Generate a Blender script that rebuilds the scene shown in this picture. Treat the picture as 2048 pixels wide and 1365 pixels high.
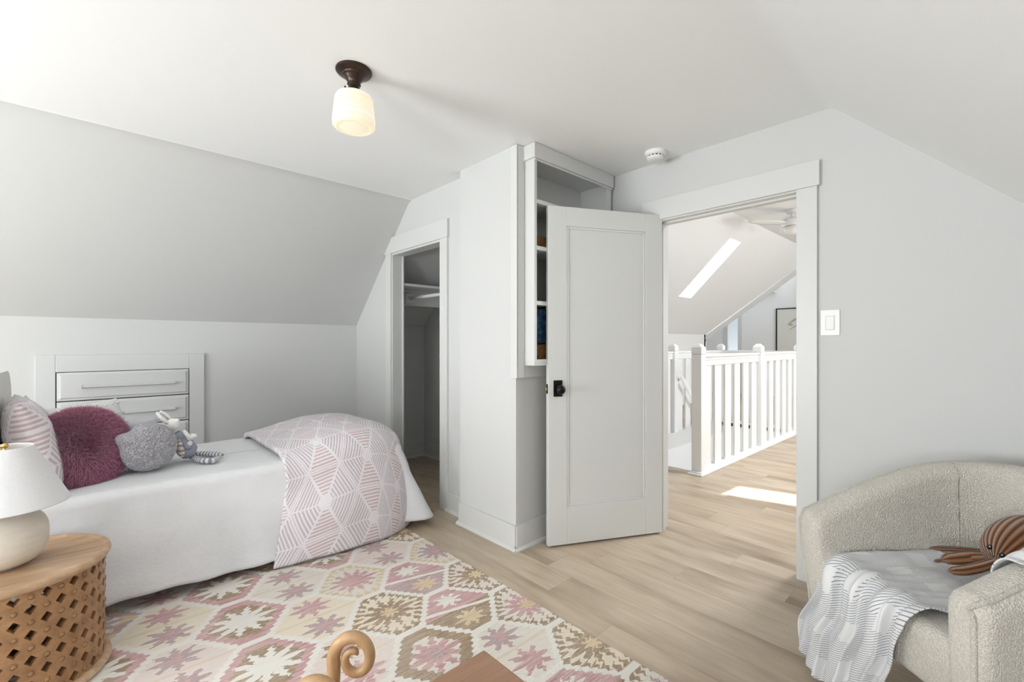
import bpy, math, random
import numpy as np
from mathutils import Vector, noise, Matrix
random.seed(7); rng = np.random.default_rng(7)
PI = math.pi
scn = bpy.context.scene
col = scn.collection
for o in list(bpy.data.objects): bpy.data.objects.remove(o)

# ------------------------------------------------------------------ camera
CAMH = 1.2
cam_d = bpy.data.cameras.new('camera'); cam = bpy.data.objects.new('camera', cam_d); col.objects.link(cam)
cam_d.sensor_width = 36; cam_d.lens = 36*910/2048
cam_d.shift_y = (688-682.5)/2048
cam_d.clip_start = 0.02
A = math.atan2(976, 910)                      # azimuth of the view direction from +X
cam.location = (0, 0, CAMH)
cam.rotation_euler = (PI/2, 0, A-PI/2)
scn.camera = cam
# ------------------------------------------------------------------ colour management, world, lights
vs = scn.view_settings
vs.view_transform = 'Standard'; vs.look = 'None'; vs.gamma = 1; vs.use_curve_mapping = False
vs.exposure = 0.08
w = bpy.data.worlds.new('sky'); scn.world = w; w.use_nodes = True
bg = w.node_tree.nodes['Background']; bg.inputs[0].default_value = (0.86, 0.93, 1.0, 1); bg.inputs[1].default_value = 3.0

def area(name, loc, rot, sx, sy, power, color=(1, 1, 1), spread=180):
    l = bpy.data.lights.new(name, 'AREA'); l.shape = 'RECTANGLE'; l.size = sx; l.size_y = sy
    l.energy = power; l.color = color; l.spread = math.radians(spread)
    o = bpy.data.objects.new(name, l); col.objects.link(o); o.location = loc; o.rotation_euler = rot
    return o
# daylight entering by the two windows of the gable wall behind the camera, and by the hall skylights
area('window_daylight', (-3.02, 2.45, 1.1), (0, -PI/2-.75, -.38), 1.1, 1.3, 108, (.95, 0.98, 1.0))
area('window_daylight', (-3.02, 0.15, 1.08), (0, -PI/2-.45, 0), .8, 0.8, 46, (.95, 0.98, 1.0))
area('skylight_daylight', (4.85, 0.28, 3.10), (0, 0, 0), 0.5, 1.1, 230, (0.97, 0.985, 1.0))
area('hall_window_daylight', (8.0, -2.85, 1.7), (PI/2, 0, 0), 3.0, 1.3, 110, (0.97, 0.985, 1.0))
area('stairwell_fill', (6.0, 2.45, -2.35), (PI, 0, 0), 2.0, .8, 24, (1.0, .97, .94))  # added fill aimed up to brighten the stairwell walls, no source seen there
sun_l = bpy.data.lights.new('sun', 'SUN'); sun_l.energy = 9; sun_l.angle = math.radians(0.6); sun_l.color = (1, 0.96, 0.9)
sun = bpy.data.objects.new('sun', sun_l); col.objects.link(sun)
SUND = Vector((-0.30, 0.26, -1.0))
sun.rotation_euler = SUND.to_track_quat('-Z', 'Y').to_euler()

# ------------------------------------------------------------------ node helpers
class N:
    nt = None
    def __init__(s, sock): s.s = sock
    @staticmethod
    def m(op, *a):
        n = N.nt.nodes.new('ShaderNodeMath'); n.operation = op
        for i, x in enumerate(a):
            if isinstance(x, N): N.nt.links.new(x.s, n.inputs[i])
            else: n.inputs[i].default_value = x
        return N(n.outputs[0])
    def __add__(s, o): return N.m('ADD', s, o)
    __radd__ = __add__
    def __sub__(s, o): return N.m('SUBTRACT', s, o)
    def __rsub__(s, o): return N.m('SUBTRACT', o, s)
    def __mul__(s, o): return N.m('MULTIPLY', s, o)
    __rmul__ = __mul__
    def __truediv__(s, o): return N.m('DIVIDE', s, o)
    def __lt__(s, o): return N.m('LESS_THAN', s, o)
    def __gt__(s, o): return N.m('GREATER_THAN', s, o)
def ab(x): return N.m('ABSOLUTE', x)
def fl(x): return N.m('FLOOR', x)
def fr(x): return N.m('FRACT', x)
def mx(a, b): return N.m('MAXIMUM', a, b)
def mn(a, b): return N.m('MINIMUM', a, b)
def lerp(a, b, t): return a + (b-a)*t if isinstance(a, N) or isinstance(b, N) else t*(b-a)+a
def sel(t, a, b): return t*a + (1-t)*b          # t=1 -> a
def comb(x, y, z=0.0):
    n = N.nt.nodes.new('ShaderNodeCombineXYZ')
    for i, v in enumerate((x, y, z)):
        if isinstance(v, N): N.nt.links.new(v.s, n.inputs[i])
        else: n.inputs[i].default_value = v
    return n.outputs[0]
def white(x, y, z=0.0):
    n = N.nt.nodes.new('ShaderNodeTexWhiteNoise'); n.noise_dimensions = '3D'
    N.nt.links.new(comb(x, y, z), n.inputs[0]); return N(n.outputs[0])
def nz(vec, scale=5, detail=3, rough=.5):
    n = N.nt.nodes.new('ShaderNodeTexNoise'); n.inputs['Scale'].default_value = scale
    n.inputs['Detail'].default_value = detail; n.inputs['Roughness'].default_value = rough
    if vec is not None: N.nt.links.new(vec, n.inputs['Vector'])
    return N(n.outputs[0])
def voro(vec, scale):
    n = N.nt.nodes.new('ShaderNodeTexVoronoi'); n.inputs['Scale'].default_value = scale
    if vec is not None: N.nt.links.new(vec, n.inputs['Vector'])
    return N(n.outputs[0])
def coords(kind='Object'):
    n = N.nt.nodes.new('ShaderNodeTexCoord')
    s = N.nt.nodes.new('ShaderNodeSeparateXYZ'); N.nt.links.new(n.outputs[kind], s.inputs[0])
    return n.outputs[kind], N(s.outputs[0]), N(s.outputs[1]), N(s.outputs[2])
def cmix(t, a, b):                              # t=0 -> a ; colours are tuples or sockets
    n = N.nt.nodes.new('ShaderNodeMix'); n.data_type = 'RGBA'; n.clamp_factor = True
    if isinstance(t, N): N.nt.links.new(t.s, n.inputs[0])
    else: n.inputs[0].default_value = t
    for i, c in ((6, a), (7, b)):
        if isinstance(c, tuple): n.inputs[i].default_value = (*c[:3], 1)
        else: N.nt.links.new(c, n.inputs[i])
    return n.outputs[2]
def srgb(r, g, b):
    f = lambda v: (v/255/12.92) if v/255 <= .04045 else ((v/255+.055)/1.055)**2.4
    return (f(r), f(g), f(b))
class Mat:
    def __init__(s, name, color=(.8, .8, .8), rough=.5, metal=0, spec=None, sheen=0):
        s.m = bpy.data.materials.new(name); s.m.use_nodes = True; N.nt = s.m.node_tree
        s.b = s.m.node_tree.nodes['Principled BSDF']
        s.b.inputs['Base Color'].default_value = (*color[:3], 1)
        s.b.inputs['Roughness'].default_value = rough; s.b.inputs['Metallic'].default_value = metal
        if spec is not None: s.b.inputs['Specular IOR Level'].default_value = spec
        if sheen: s.b.inputs['Sheen Weight'].default_value = sheen
    def color(s, c): N.nt.links.new(c, s.b.inputs['Base Color'])
    def bump(s, h, strength=.3, dist=.01):
        n = N.nt.nodes.new('ShaderNodeBump'); n.inputs['Strength'].default_value = strength; n.inputs['Distance'].default_value = dist
        N.nt.links.new(h.s, n.inputs['Height']); N.nt.links.new(n.outputs[0], s.b.inputs['Normal'])
def hexcell(x, y, a, b, H):
    """hexagon tiling: vertices (+-a,0), (+-b,+-H). returns h(0 centre..1 border), local x, local y, id x, id y"""
    k = (a-b)/H; PX = 2*(a+b); PY = 2*H
    def one(ox, oy):
        ix = fl((x-ox)/PX + .5); iy = fl((y-oy)/PY + .5)
        lx = x-ox-ix*PX; ly = y-oy-iy*PY
        h = mx(ab(ly)/H, (ab(lx)+ab(ly)*k)/a)
        return h, lx, ly, ix + ox/PX, iy + oy/PY
    A_ = one(0, 0); B_ = one(PX/2, H)
    t = A_[0] < B_[0]
    return [sel(t, A_[i], B_[i]) for i in range(5)]

# ------------------------------------------------------------------ materials
def painted(name, c, rough=.55, bump=.04, sc=220):
    m = Mat(name, c, rough); v, *_ = coords(); m.bump(nz(v, sc, 2), bump, .002); return m.m
M = {}
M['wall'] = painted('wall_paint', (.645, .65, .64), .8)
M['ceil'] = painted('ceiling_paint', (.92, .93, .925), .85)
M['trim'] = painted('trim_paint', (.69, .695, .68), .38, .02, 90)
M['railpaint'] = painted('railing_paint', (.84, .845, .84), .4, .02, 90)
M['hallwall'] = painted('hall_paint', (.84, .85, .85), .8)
M['drawer'] = painted('drawer_paint', (.655, .66, .655), .45, .02, 90)
M['black'] = Mat('black_metal', (.012, .011, .010), .35, .6).m
M['dark'] = Mat('dark_base_and_gap_shade', (.02, .018, .016), .8).m
M['bronze'] = Mat('bronze', (.055, .036, .030), .32, .75).m
M['brass'] = Mat('brass', (.75, .5, .16), .2, 1).m
M['chrome'] = Mat('chrome', (.7, .7, .68), .2, 1).m
M['plastic'] = Mat('white_plastic', (.86, .86, .84), .3).m
M['vent'] = Mat('dark_vent', (.03, .03, .03), .6).m

def m_floor():
    m = Mat('oak_planks', rough=.42); v, x, y, z = coords()
    W, L = .182, 1.25
    row = fl(x/W); off = white(row, 3.7)*L
    cy = (y+off)/L; idx = fl(cy); r = white(row, idx, 1.3)
    fx = fr(x/W); fy = fr(cy)
    seam = mx(mx(fx < .009, fx > .991), fy < .0018)
    g1 = nz(comb(x*14+r*20, y*1.2+r*9, r*5), 1.6, 5, .6)
    g2 = nz(comb(x*90+r*3, y*2.2, r*7), 1.0, 4, .65)
    g3 = nz(comb(x*3.5, y*.9+r*30, r*11), 1.5, 3, .55)
    c = cmix(g1, srgb(164, 146, 124), srgb(212, 197, 175))
    c = cmix((g2-.35)*.9, c, srgb(228, 212, 190))
    c = cmix((g3-.42)*2.8, c, srgb(142, 122, 101))
    c = cmix((r-.35)*.55, c, srgb(176, 152, 124))
    c = cmix(seam*.35, c, srgb(120, 98, 76))
    m.color(c); m.bump(g2*.3+(1-seam), .12, .002)
    return m.m
M['floor'] = m_floor()

def m_rug():
    m = Mat('kilim_weave', rough=.95, spec=.1); v, x, y, z = coords('Object')
    # weave jitter along the yarn
    jag = (nz(comb(x*6, y*230, 0), 1, 2)-.5)*.016
    step = fr(y*38)
    xw = x + jag + (ab(step-.5)*2-.5)*.014; yw = y + (nz(comb(x*230, y*6, 2), 1, 2)-.5)*.006
    h, lx, ly, ix, iy = hexcell(xw, yw, .19, .055, .185)
    r1 = white(ix*2+.5, iy*2+.5, .5); r2 = white(ix*2, iy*2, 4.1); r3 = white(ix*2, iy*2, 9.1); r4 = white(ix*2, iy*2, 17.3)
    half = (fr(ix+.25) > .5)                                   # odd columns
    def yarn(c1, c2, seed):
        return cmix((nz(comb(x*7, y*190, seed), 1.2, 3, .75)-.22)*1.8, c1, c2)
    cream = yarn(srgb(214, 205, 190), srgb(240, 235, 226), 0)
    line = yarn(srgb(222, 216, 206), srgb(244, 241, 235), 1)
    brown = yarn(srgb(112, 86, 62), srgb(204, 182, 156), 2)
    pink = yarn(srgb(158, 94, 106), srgb(236, 208, 202), 3)
    mauve = yarn(srgb(140, 106, 108), srgb(222, 204, 202), 5)
    tan = yarn(srgb(196, 164, 116), srgb(240, 226, 198), 7)
    field = cmix((r4 > .5)*.55, cream, cmix(r3 > .5, yarn(srgb(226, 206, 168), srgb(242, 232, 212), 8), yarn(srgb(218, 196, 190), srgb(240, 226, 222), 9)))
    colA = cmix(r2 > .38, brown, cmix(r2 > .68, mauve, tan))
    colB = cmix(r3 > .40, pink, cmix(r3 > .15, brown, mauve))
    def star(px, py, R, n=8, ax=1.0):
        px2 = px/ax
        rr = N.m('SQRT', px2*px2 + py*py); th = N.m('ARCTAN2', py, px2)
        tri = ab(fr(th*(n/(2*PI)))-.5)*2
        return rr < (tri*.62+.40)*R
    blocks = (nz(comb(x*9, y*9, 0), 1, 1) > .52)
    inner = h < .60
    border = cmix(blocks*(r4 > .4), colA, mauve)
    t0 = cmix(inner, border, cream)
    t0 = cmix(star(lx, ly, .112, 10, 1.15)*inner, t0, colB); t0 = cmix(star(lx, ly, .040, 8), t0, cmix(r1 > .6, mauve, cream))
    t0b = cmix(h < .70, pink, brown); t0b = cmix(star(lx, ly, .115, 10, 1.15), t0b, line)
    t0 = cmix(r1 > .70, t0, t0b)
    th = N.m('ARCTAN2', ly, lx*.95); teeth = ab(fr(th*(24/(2*PI)))-.5)*2
    ring = (h < .93)*(h > (.93-teeth*.30))
    t1 = cmix(ring, field, cmix(r2 > .5, tan, brown)); t1 = cmix(star(lx, ly, .118, 12, 1.15)*(h < .66), t1, cmix(r4 > .55, colB, brown))
    t1 = cmix(star(lx, ly, .045, 8), t1, cmix(r2 > .5, pink, tan))
    s2 = mx(star(lx, ly-.088, .080, 8, 1.15), star(lx, ly+.088, .080, 8, 1.15))
    s2i = mx(star(lx, ly-.088, .030, 6), star(lx, ly+.088, .030, 6))
    t2 = cmix(s2, field, cmix(ly > 0, cmix(r1 > .5, pink, mauve), cmix(r1 > .4, brown, colB)))
    t2 = cmix(s2i, t2, cmix(r2 > .5, tan, pink)); t2 = cmix((ab(ly) < .006)*.5, t2, tan)
    t3 = cmix(ly > 0, cmix(r1 > .5, brown, mauve), pink); t3 = cmix(ab(ly+lx*.25) < .010, t3, line)
    t3 = cmix(star(lx*.8, ly+.085, .062, 8), t3, tan); t3 = cmix(star(lx*.8, ly-.085, .058, 8)*(r3 > .4), t3, line)
    even = cmix(r1 > .42, t1, t0); odd = cmix(r2 > .50, t3, t2)
    c = cmix(half, even, odd)
    c = cmix(h > .915, c, line)
    faded = nz(comb(x*50, y*240, 0), 1, 3, .75)
    c = cmix((faded-.45)*1.1, c, srgb(238, 232, 222))
    big = nz(comb(x*4, y*4, 3), 1, 2); c = cmix((big-.45)*.6, c, srgb(236, 230, 220))
    m.color(c)
    wv = N.m('SINE', y*1500)*.5 + nz(comb(x*120, y*500, 0), 1, 2)
    m.bump(wv, .6, .002)
    return m.m
M['rug'] = m_rug()

def m_fabric(name, c1, c2, sc=30, bumps=.25, rough=.9, weave=1600):
    m = Mat(name, c1, rough, spec=.15, sheen=.15); v, x, y, z = coords()
    m.color(cmix(nz(v, sc, 3), c1, c2))
    m.bump(nz(v, 9, 4, .6)*2.4 + nz(comb(x*3, y*3, z*9), 3, 4, .6)*1.6 + N.m('SINE', x*weave)*.05 + N.m('SINE', z*weave)*.05 + nz(comb(x*40, y*40, z*260), 1, 2)*.3, bumps, .008)
    return m.m
M['coverlet'] = m_fabric('white_linen', (.74, .745, .77), (.80, .80, .815), 14, .35)
M['sheet'] = m_fabric('cream_cotton', (.80, .78, .73), (.84, .82, .78), 14, .3)
M['mattress'] = m_fabric('mattress_ticking', (.7, .7, .7), (.75, .75, .75))
M['white_pillow'] = m_fabric('white_cotton', (.80, .79, .77), (.86, .85, .84), 20, .5)
M['shade'] = m_fabric('lampshade_linen', (.80, .80, .82), (.84, .84, .85), 60, .08)
M['grey_back'] = m_fabric('grey_cotton', (.50, .50, .54), (.56, .56, .60), 40, .2)
M['headboard'] = m_fabric('offwhite_upholstery', (.80, .79, .75), (.85, .84, .80), 40, .2)

def m_duvet(name, a, b, H, nstr):
    m = Mat(name, rough=.9, spec=.12, sheen=.2); v, x, y, z = coords('UV')
    wob = nz(comb(x*9, y*9, 0), 1, 2)-.5
    x2 = x + wob*.006; y2 = y + (nz(comb(x*9, y*9, 5), 1, 2)-.5)*.006
    h, lx, ly, ix, iy = hexcell(x2, y2, a, b, H)
    k = (a-b)/H
    stripe = fr(h*nstr) < .52
    sect = mn(ab(ab(ly)/H-(ab(lx)+ab(ly)*k)/a), ab(ly)*12) < .042
    centre = h < .23
    border = h > .968
    on = stripe*(1-sect)*(1-centre)*(1-border)
    vert = (ab(ly)/H) > ((ab(lx)+ab(ly)*k)/a)
    warm = nz(comb(x*2.5, y*2.5, 0), 1, 1)
    pk = cmix(warm, srgb(202, 178, 180), srgb(206, 182, 180)); mv = cmix(warm, srgb(196, 184, 192), srgb(200, 186, 190))
    pc = cmix(vert, mv, pk)
    c = cmix(on, srgb(232, 228, 232), pc)
    c = cmix((nz(comb(x*60, y*300, 0), 1, 2)-.35)*.5, c, srgb(236, 230, 234))
    m.color(c)
    m.bump((1-on)*.5 + nz(comb(x, y, 0), 14, 4, .6)*2.6, .6, .007)
    return m.m
M['duvet'] = m_duvet('duvet_web_print', .165, .085, .175, 9.5)
M['sham'] = m_duvet('sham_web_print', .165, .085, .175, 8)
M['duvet_back'] = m_fabric('duvet_lining', (.80, .78, .73), (.84, .82, .78))

def m_blanket():
    m = Mat('striped_jersey', rough=.92, spec=.1, sheen=.2); v, x, y, z = coords('UV')
    P = .0095
    i = fl(x/.075); j = fl(y/.075); fx = fr(x/.085); 
    s = (i + j*2)
    kk = s - fl(s/5.0)*5.0
    plain = (kk < .5)
    line = fr((x*.45+y)/P) < .22
    dash = (nz(comb(x*80, y*80, 0), 1, 1) > .30)
    on = line*dash*(1-plain)
    c = cmix(on*.85, srgb(222, 222, 222), srgb(84, 90, 106))
    m.color(c); m.bump(nz(comb(x, y, 0), 700, 2), .15, .001)
    return m.m
M['blanket'] = m_blanket()

def m_boucle(name, c1, c2, sc=140, bs=.9, dist=.006):
    m = Mat(name, c1, .95, spec=.08, sheen=.35); v, x, y, z = coords()
    n1 = nz(v, sc, 3, .6); vo = voro(v, sc*1.3)
    m.color(cmix((vo*1.1)*.9, c2, c1)); m.bump(n1*.8 - vo*.9, bs, dist); return m.m
M['sherpa'] = m_boucle('sherpa_fleece', srgb(218, 213, 203), srgb(196, 189, 177), 170, .7, .005)
M['piping'] = m_boucle('sherpa_piping', srgb(224, 219, 210), srgb(188, 180, 168), 260, .8, .004)
M['grey_boucle'] = m_boucle('grey_boucle', srgb(214, 212, 218), srgb(140, 138, 146), 105, 1.0, .01)

def m_cord():
    m = Mat('brown_corduroy', rough=.85, spec=.1, sheen=.4); v, x, y, z = coords('UV')
    s = N.m('SINE', x*2*PI); m.color(cmix(s*.5+.5, srgb(84, 48, 22), srgb(158, 104, 58)))
    m.bump(s + nz(comb(x*2, y*60, 0), 3, 3)*.5, .9, .004); return m.m
M['cord'] = m_cord()
M['eye'] = Mat('glossy_black', (.008, .008, .01), .08).m
M['eyeglint'] = Mat('painted_eye_highlight', (.9, .9, .9), .3).m

def m_wood(name, c1, c2, axis=(1, 12, 12), rough=.45, sc=3.0, knots=0):
    m = Mat(name, c1, rough); v, x, y, z = coords()
    g = nz(comb(x*axis[0], y*axis[1], z*axis[2]), sc, 5, .65); g2 = nz(comb(x*axis[0]*.5, y*axis[1]*3, z*axis[2]*3), sc*2, 3, .6)
    c = cmix(g*1.5-.25, c1, c2); c = cmix((g2-.45)*.8, c, tuple(k*.6 for k in c1)); m.color(c); m.bump(g2, .15, .002); return m.m
M['mango'] = m_wood('mango_wood', srgb(150, 112, 84), srgb(216, 186, 150), (3, 22, 22), .4, 1.6)
M['carved'] = m_wood('carved_mango_wood', srgb(124, 86, 54), srgb(184, 144, 102), (7, 7, 7), .38, 2.5)
M['mango_in'] = m_wood('drum_inside', srgb(70, 48, 32), srgb(100, 72, 50), (7, 7, 7), .7, 2.5)
M['ash'] = m_wood('pale_ash_wood', srgb(160, 120, 80), srgb(206, 170, 128), (14, 3, 3), .4, 2.2)
M['walnut'] = m_wood('walnut_top', srgb(140, 104, 82), srgb(176, 138, 112), (3, 30, 8), .5, 1.4)
def m_stone():
    m = Mat('limewashed_clay', rough=.75); v, x, y, z = coords()
    g = nz(comb(x*6, y*6, z*22), 2, 5, .65); m.color(cmix(g, srgb(212, 202, 186), srgb(238, 232, 222))); m.bump(g, .25, .004); return m.m
M['clay'] = m_stone()
def m_basket(name):
    m = Mat(name, rough=.8); v, x, y, z = coords()
    wv = N.m('SINE', x*420)*N.m('SINE', z*420); m.color(cmix(wv*.5+.5, srgb(74, 46, 22), srgb(176, 124, 72))); m.bump(wv, .8, .005); return m.m
M['basket'] = m_basket('woven_seagrass')
M['fur'] = Mat('plum_fur', (.20, .040, .075), .75, spec=.25, sheen=.5).m
N.nt = M['fur'].node_tree
v_, x_, y_, z_ = coords(); 
N.nt.links.new(cmix(nz(v_, 85, 4)*1.6-.3, srgb(108, 40, 68), srgb(222, 150, 180)), N.nt.nodes['Principled BSDF'].inputs['Base Color'])
M['bunny'] = m_fabric('white_knit', (.84, .83, .80), (.88, .87, .84), 60, .3)
def m_strip(name, c1, c2, P, ax=2, duty=.5):
    m = Mat(name, rough=.9, spec=.1); v, x, y, z = coords('UV'); t = fr((x, y, x+y)[ax]/P) < duty
    m.color(cmix(t, c1, c2)); return m.m
M['romper'] = m_strip('fine_blue_stripe', srgb(186, 188, 200), srgb(128, 132, 152), .006, 1, .5)
M['belly'] = m_strip('cream_stripe', srgb(222, 216, 206), srgb(160, 152, 144), .018, 1, .4)
M['legstripe'] = m_strip('grey_stripe_legs', srgb(226, 226, 228), srgb(146, 148, 158), .020, 1, .5)
def m_glass():
    m = Mat('milk_glass', (.85, .78, .62), .25)
    v, x, y, z = coords()
    band = nz(comb(0, 0, z*26), 2.2, 2)
    g = m.b; g.inputs['Emission Strength'].default_value = 1.0
    N.nt.links.new(cmix((band-.42)*6, (1.0, .86, .56), (1.0, .94, .80)), g.inputs['Emission Color'])
    ringl = N.m('SINE', z*340); m.bump(ringl, .5, .004); g.inputs['Emission Strength'].default_value = .66; g.inputs['Base Color'].default_value = (.42, .40, .36, 1)
    return m.m
M['milkglass'] = m_glass()
M['art'] = Mat('art_paper', (.74, .74, .70), .6).m
M['artgold'] = Mat('art_gold', (.50, .42, .24), .5).m
M['artgrey'] = Mat('art_grey_ink', (.42, .42, .40), .7).m
M['book_red'] = Mat('book_red', (.22, .05, .05), .5).m
M['book_blue'] = Mat('book_blue', (.03, .06, .12), .4).m
def m_cover():
    m = Mat('book_cover', rough=.4); v, x, y, z = coords()
    n = nz(v, 26, 2); m.color(cmix((n-.45)*4, (.02, .04, .09), (.05, .18, .28))); return m.m
M['book_cover'] = m_cover()
gl = bpy.data.materials.new('window_glass'); gl.use_nodes = True
gb = gl.node_tree.nodes['Principled BSDF']; gb.inputs['Transmission Weight'].default_value = 1; gb.inputs['Roughness'].default_value = 0; gb.inputs['IOR'].default_value = 1.0
M['glass'] = gl

# ------------------------------------------------------------------ mesh helpers
ORG = {}
def link(name, verts, faces, mat, parent=None, org=None, smooth=True, uv=None, mats=None, fm=None, bevel=0, sharp=35, kind=None, label=None, cat=None, group=None, subsurf=0, solid=0):
    verts = np.asarray(verts, float)
    if parent is not None: o_ = ORG[parent.name]
    elif org is not None: o_ = np.array(org, float)
    else:
        lo, hi = verts.min(0), verts.max(0); o_ = np.array([(lo[0]+hi[0])/2, (lo[1]+hi[1])/2, lo[2]])
    me = bpy.data.meshes.new(name)
    me.from_pydata((verts-o_).tolist(), [], faces)
    if uv is not None:
        l = me.uv_layers.new(name='UVMap')
        vi = np.zeros(len(me.loops), int); me.loops.foreach_get('vertex_index', vi)
        l.data.foreach_set('uv', np.asarray(uv, float)[vi].ravel())
    for m_ in (mats or [mat]): me.materials.append(m_)
    if fm is not None: me.polygons.foreach_set('material_index', fm)
    if smooth: me.polygons.foreach_set('use_smooth', [True]*len(me.polygons))
    me.update()
    o = bpy.data.objects.new(name, me); col.objects.link(o)
    if smooth and sharp:
        me.set_sharp_from_angle(angle=math.radians(sharp))
    if parent is not None: o.parent = parent; ORG[o.name] = o_
    else: o.location = o_; ORG[o.name] = o_
    if bevel:
        b = o.modifiers.new('bevel', 'BEVEL'); b.width = bevel; b.segments = 2; b.limit_method = 'ANGLE'
    if solid:
        s = o.modifiers.new('solid', 'SOLIDIFY'); s.thickness = solid; s.offset = 0
    if subsurf:
        s = o.modifiers.new('sub', 'SUBSURF'); s.levels = subsurf; s.render_levels = subsurf
    tag(o, label, cat, group, kind)
    return o
def tag(o, label=None, cat=None, group=None, kind=None):
    if label: o['label'] = label
    if cat: o['category'] = cat
    if group: o['group'] = group
    if kind: o['kind'] = kind
def empty(name, loc, label, cat, group=None, kind=None):
    o = bpy.data.objects.new(name, None); col.objects.link(o); o.location = loc; o.empty_display_size = .05
    ORG[o.name] = np.array(loc, float); tag(o, label, cat, group, kind); return o

class MB:
    def __init__(s): s.v = []; s.f = []; s.u = []
    def add(s, vs_, fs, uv=None):
        n = len(s.v); s.v += [tuple(map(float, p)) for p in vs_]; s.f += [tuple(i+n for i in f) for f in fs]
        s.u += [tuple(map(float, q)) for q in (uv if uv is not None else [(p[0], p[1]) for p in vs_])]
        return s
    def box(s, x0, x1, y0, y1, z0, z1):
        p = [(x, y, z) for z in (z0, z1) for y in (y0, y1) for x in (x0, x1)]
        return s.add(p, [(0, 2, 3, 1), (4, 5, 7, 6), (0, 1, 5, 4), (2, 6, 7, 3), (0, 4, 6, 2), (1, 3, 7, 5)])
    def obox(s, c, ux, uy, uz, hx, hy, hz):      # oriented box
        c, ux, uy, uz = map(lambda q: np.array(q, float), (c, ux, uy, uz))
        p = [c+ux*a*hx+uy*b*hy+uz*d*hz for d in (-1, 1) for b in (-1, 1) for a in (-1, 1)]
        return s.add(p, [(0, 2, 3, 1), (4, 5, 7, 6), (0, 1, 5, 4), (2, 6, 7, 3), (0, 4, 6, 2), (1, 3, 7, 5)])
    def prism(s, poly, a, b, axis):              # polygon in the plane normal to axis, extruded from a to b
        n = len(poly)
        def P(u, v, t): return {'x': (t, u, v), 'y': (u, t, v), 'z': (u, v, t)}[axis]
        vs_ = [P(u, v, a) for u, v in poly] + [P(u, v, b) for u, v in poly]
        fs = [tuple(range(n)), tuple(range(2*n-1, n-1, -1))] + [(i, (i+1) % n, n+(i+1) % n, n+i) for i in range(n)]
        return s.add(vs_, fs)
    def lathe(s, prof, c=(0, 0, 0), seg=48, caps=True, ax=None):
        c = np.array(c, float); n = len(prof); vs_ = []; fs = []; uv = []
        if ax is None: e1, e2, e3 = np.eye(3)
        else: e1, e2, e3 = map(np.array, ax)
        for r, z in prof:
            for k in range(seg):
                a = 2*PI*k/seg; vs_.append(c+e1*r*math.cos(a)+e2*r*math.sin(a)+e3*z); uv.append((k/seg, z))
        for i in range(n-1):
            for k in range(seg):
                k2 = (k+1) % seg; fs.append((i*seg+k, i*seg+k2, (i+1)*seg+k2, (i+1)*seg+k))
        if caps:
            if prof[0][0] > 1e-5: fs.append(tuple(range(seg-1, -1, -1)))
            if prof[-1][0] > 1e-5: fs.append(tuple((n-1)*seg+k for k in range(seg)))
        return s.add(vs_, fs, uv)
    def tube(s, pts, rad, seg=12, up=(0, 0, 1), flat=1.0, uvscale=1.0, closed=False):
        pts = [np.array(p, float) for p in pts]; n = len(pts)
        if not hasattr(rad, '__len__'): rad = [rad]*n
        vs_ = []; fs = []; uv = []; up = np.array(up, float); L = 0
        for i, p in enumerate(pts):
            if closed: t = pts[(i+1) % n]-pts[i-1]
            else: t = pts[min(i+1, n-1)]-pts[max(i-1, 0)]
            t /= np.linalg.norm(t)+1e-12
            a = np.cross(t, up)
            if np.linalg.norm(a) < 1e-3: a = np.cross(t, (1, 0, 0))
            a /= np.linalg.norm(a); b = np.cross(a, t)
            if i: L += np.linalg.norm(p-pts[i-1])
            for k in range(seg):
                th = 2*PI*k/seg; vs_.append(p+a*math.cos(th)*rad[i]+b*math.sin(th)*rad[i]*flat); uv.append((k/seg*uvscale, L))
        m = n if closed else n-1
        for i in range(m):
            for k in range(seg):
                k2 = (k+1) % seg; j = (i+1) % n; fs.append((i*seg+k2, i*seg+k, j*seg+k, j*seg+k2))
        if not closed: fs.append(tuple(range(seg))); fs.append(tuple((n-1)*seg+k for k in range(seg-1, -1, -1)))
        return s.add(vs_, fs, uv)
    def grid(s, P, uv=None, flip=False, wrapu=False, wrapv=False):
        P = np.asarray(P); a, b = P.shape[:2]; fs = []
        for i in range(a if wrapu else a-1):
            for j in range(b if wrapv else b-1):
                q = (i*b+j, ((i+1) % a)*b+j, ((i+1) % a)*b+(j+1) % b, i*b+(j+1) % b)
                fs.append(q[::-1] if flip else q)
        return s.add(P.reshape(-1, 3), fs, None if uv is None else np.asarray(uv).reshape(-1, 2))
    def ell(s, c, r, ax=None, seg=24, rings=16, fn=None, uvs=(1, 1)):
        c = np.array(c, float); e = np.eye(3) if ax is None else np.array(ax, float)
        P = np.zeros((rings+1, seg, 3)); U = np.zeros((rings+1, seg, 2))
        for i in range(rings+1):
            ph = PI*i/rings
            for k in range(seg):
                th = 2*PI*k/seg; q = np.array([math.sin(ph)*math.cos(th), math.sin(ph)*math.sin(th), math.cos(ph)])
                if fn: q = fn(q)
                P[i, k] = c + (e.T @ (q*np.array(r))); U[i, k] = (k/seg*uvs[0], i/rings*uvs[1])
        return s.grid(P, U, wrapv=True)
    def build(s, name, mat, parent=None, **k):
        return link(name, s.v, s.f, mat, parent, uv=s.u, **k)
def nrm(v): v = np.array(v, float); return v/np.linalg.norm(v)
def frame(fwd, up=(0, 0, 1)):                    # rows: right, forward, up
    f = nrm(fwd); r = nrm(np.cross(f, up)); u = np.cross(r, f); return r, f, u

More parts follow.
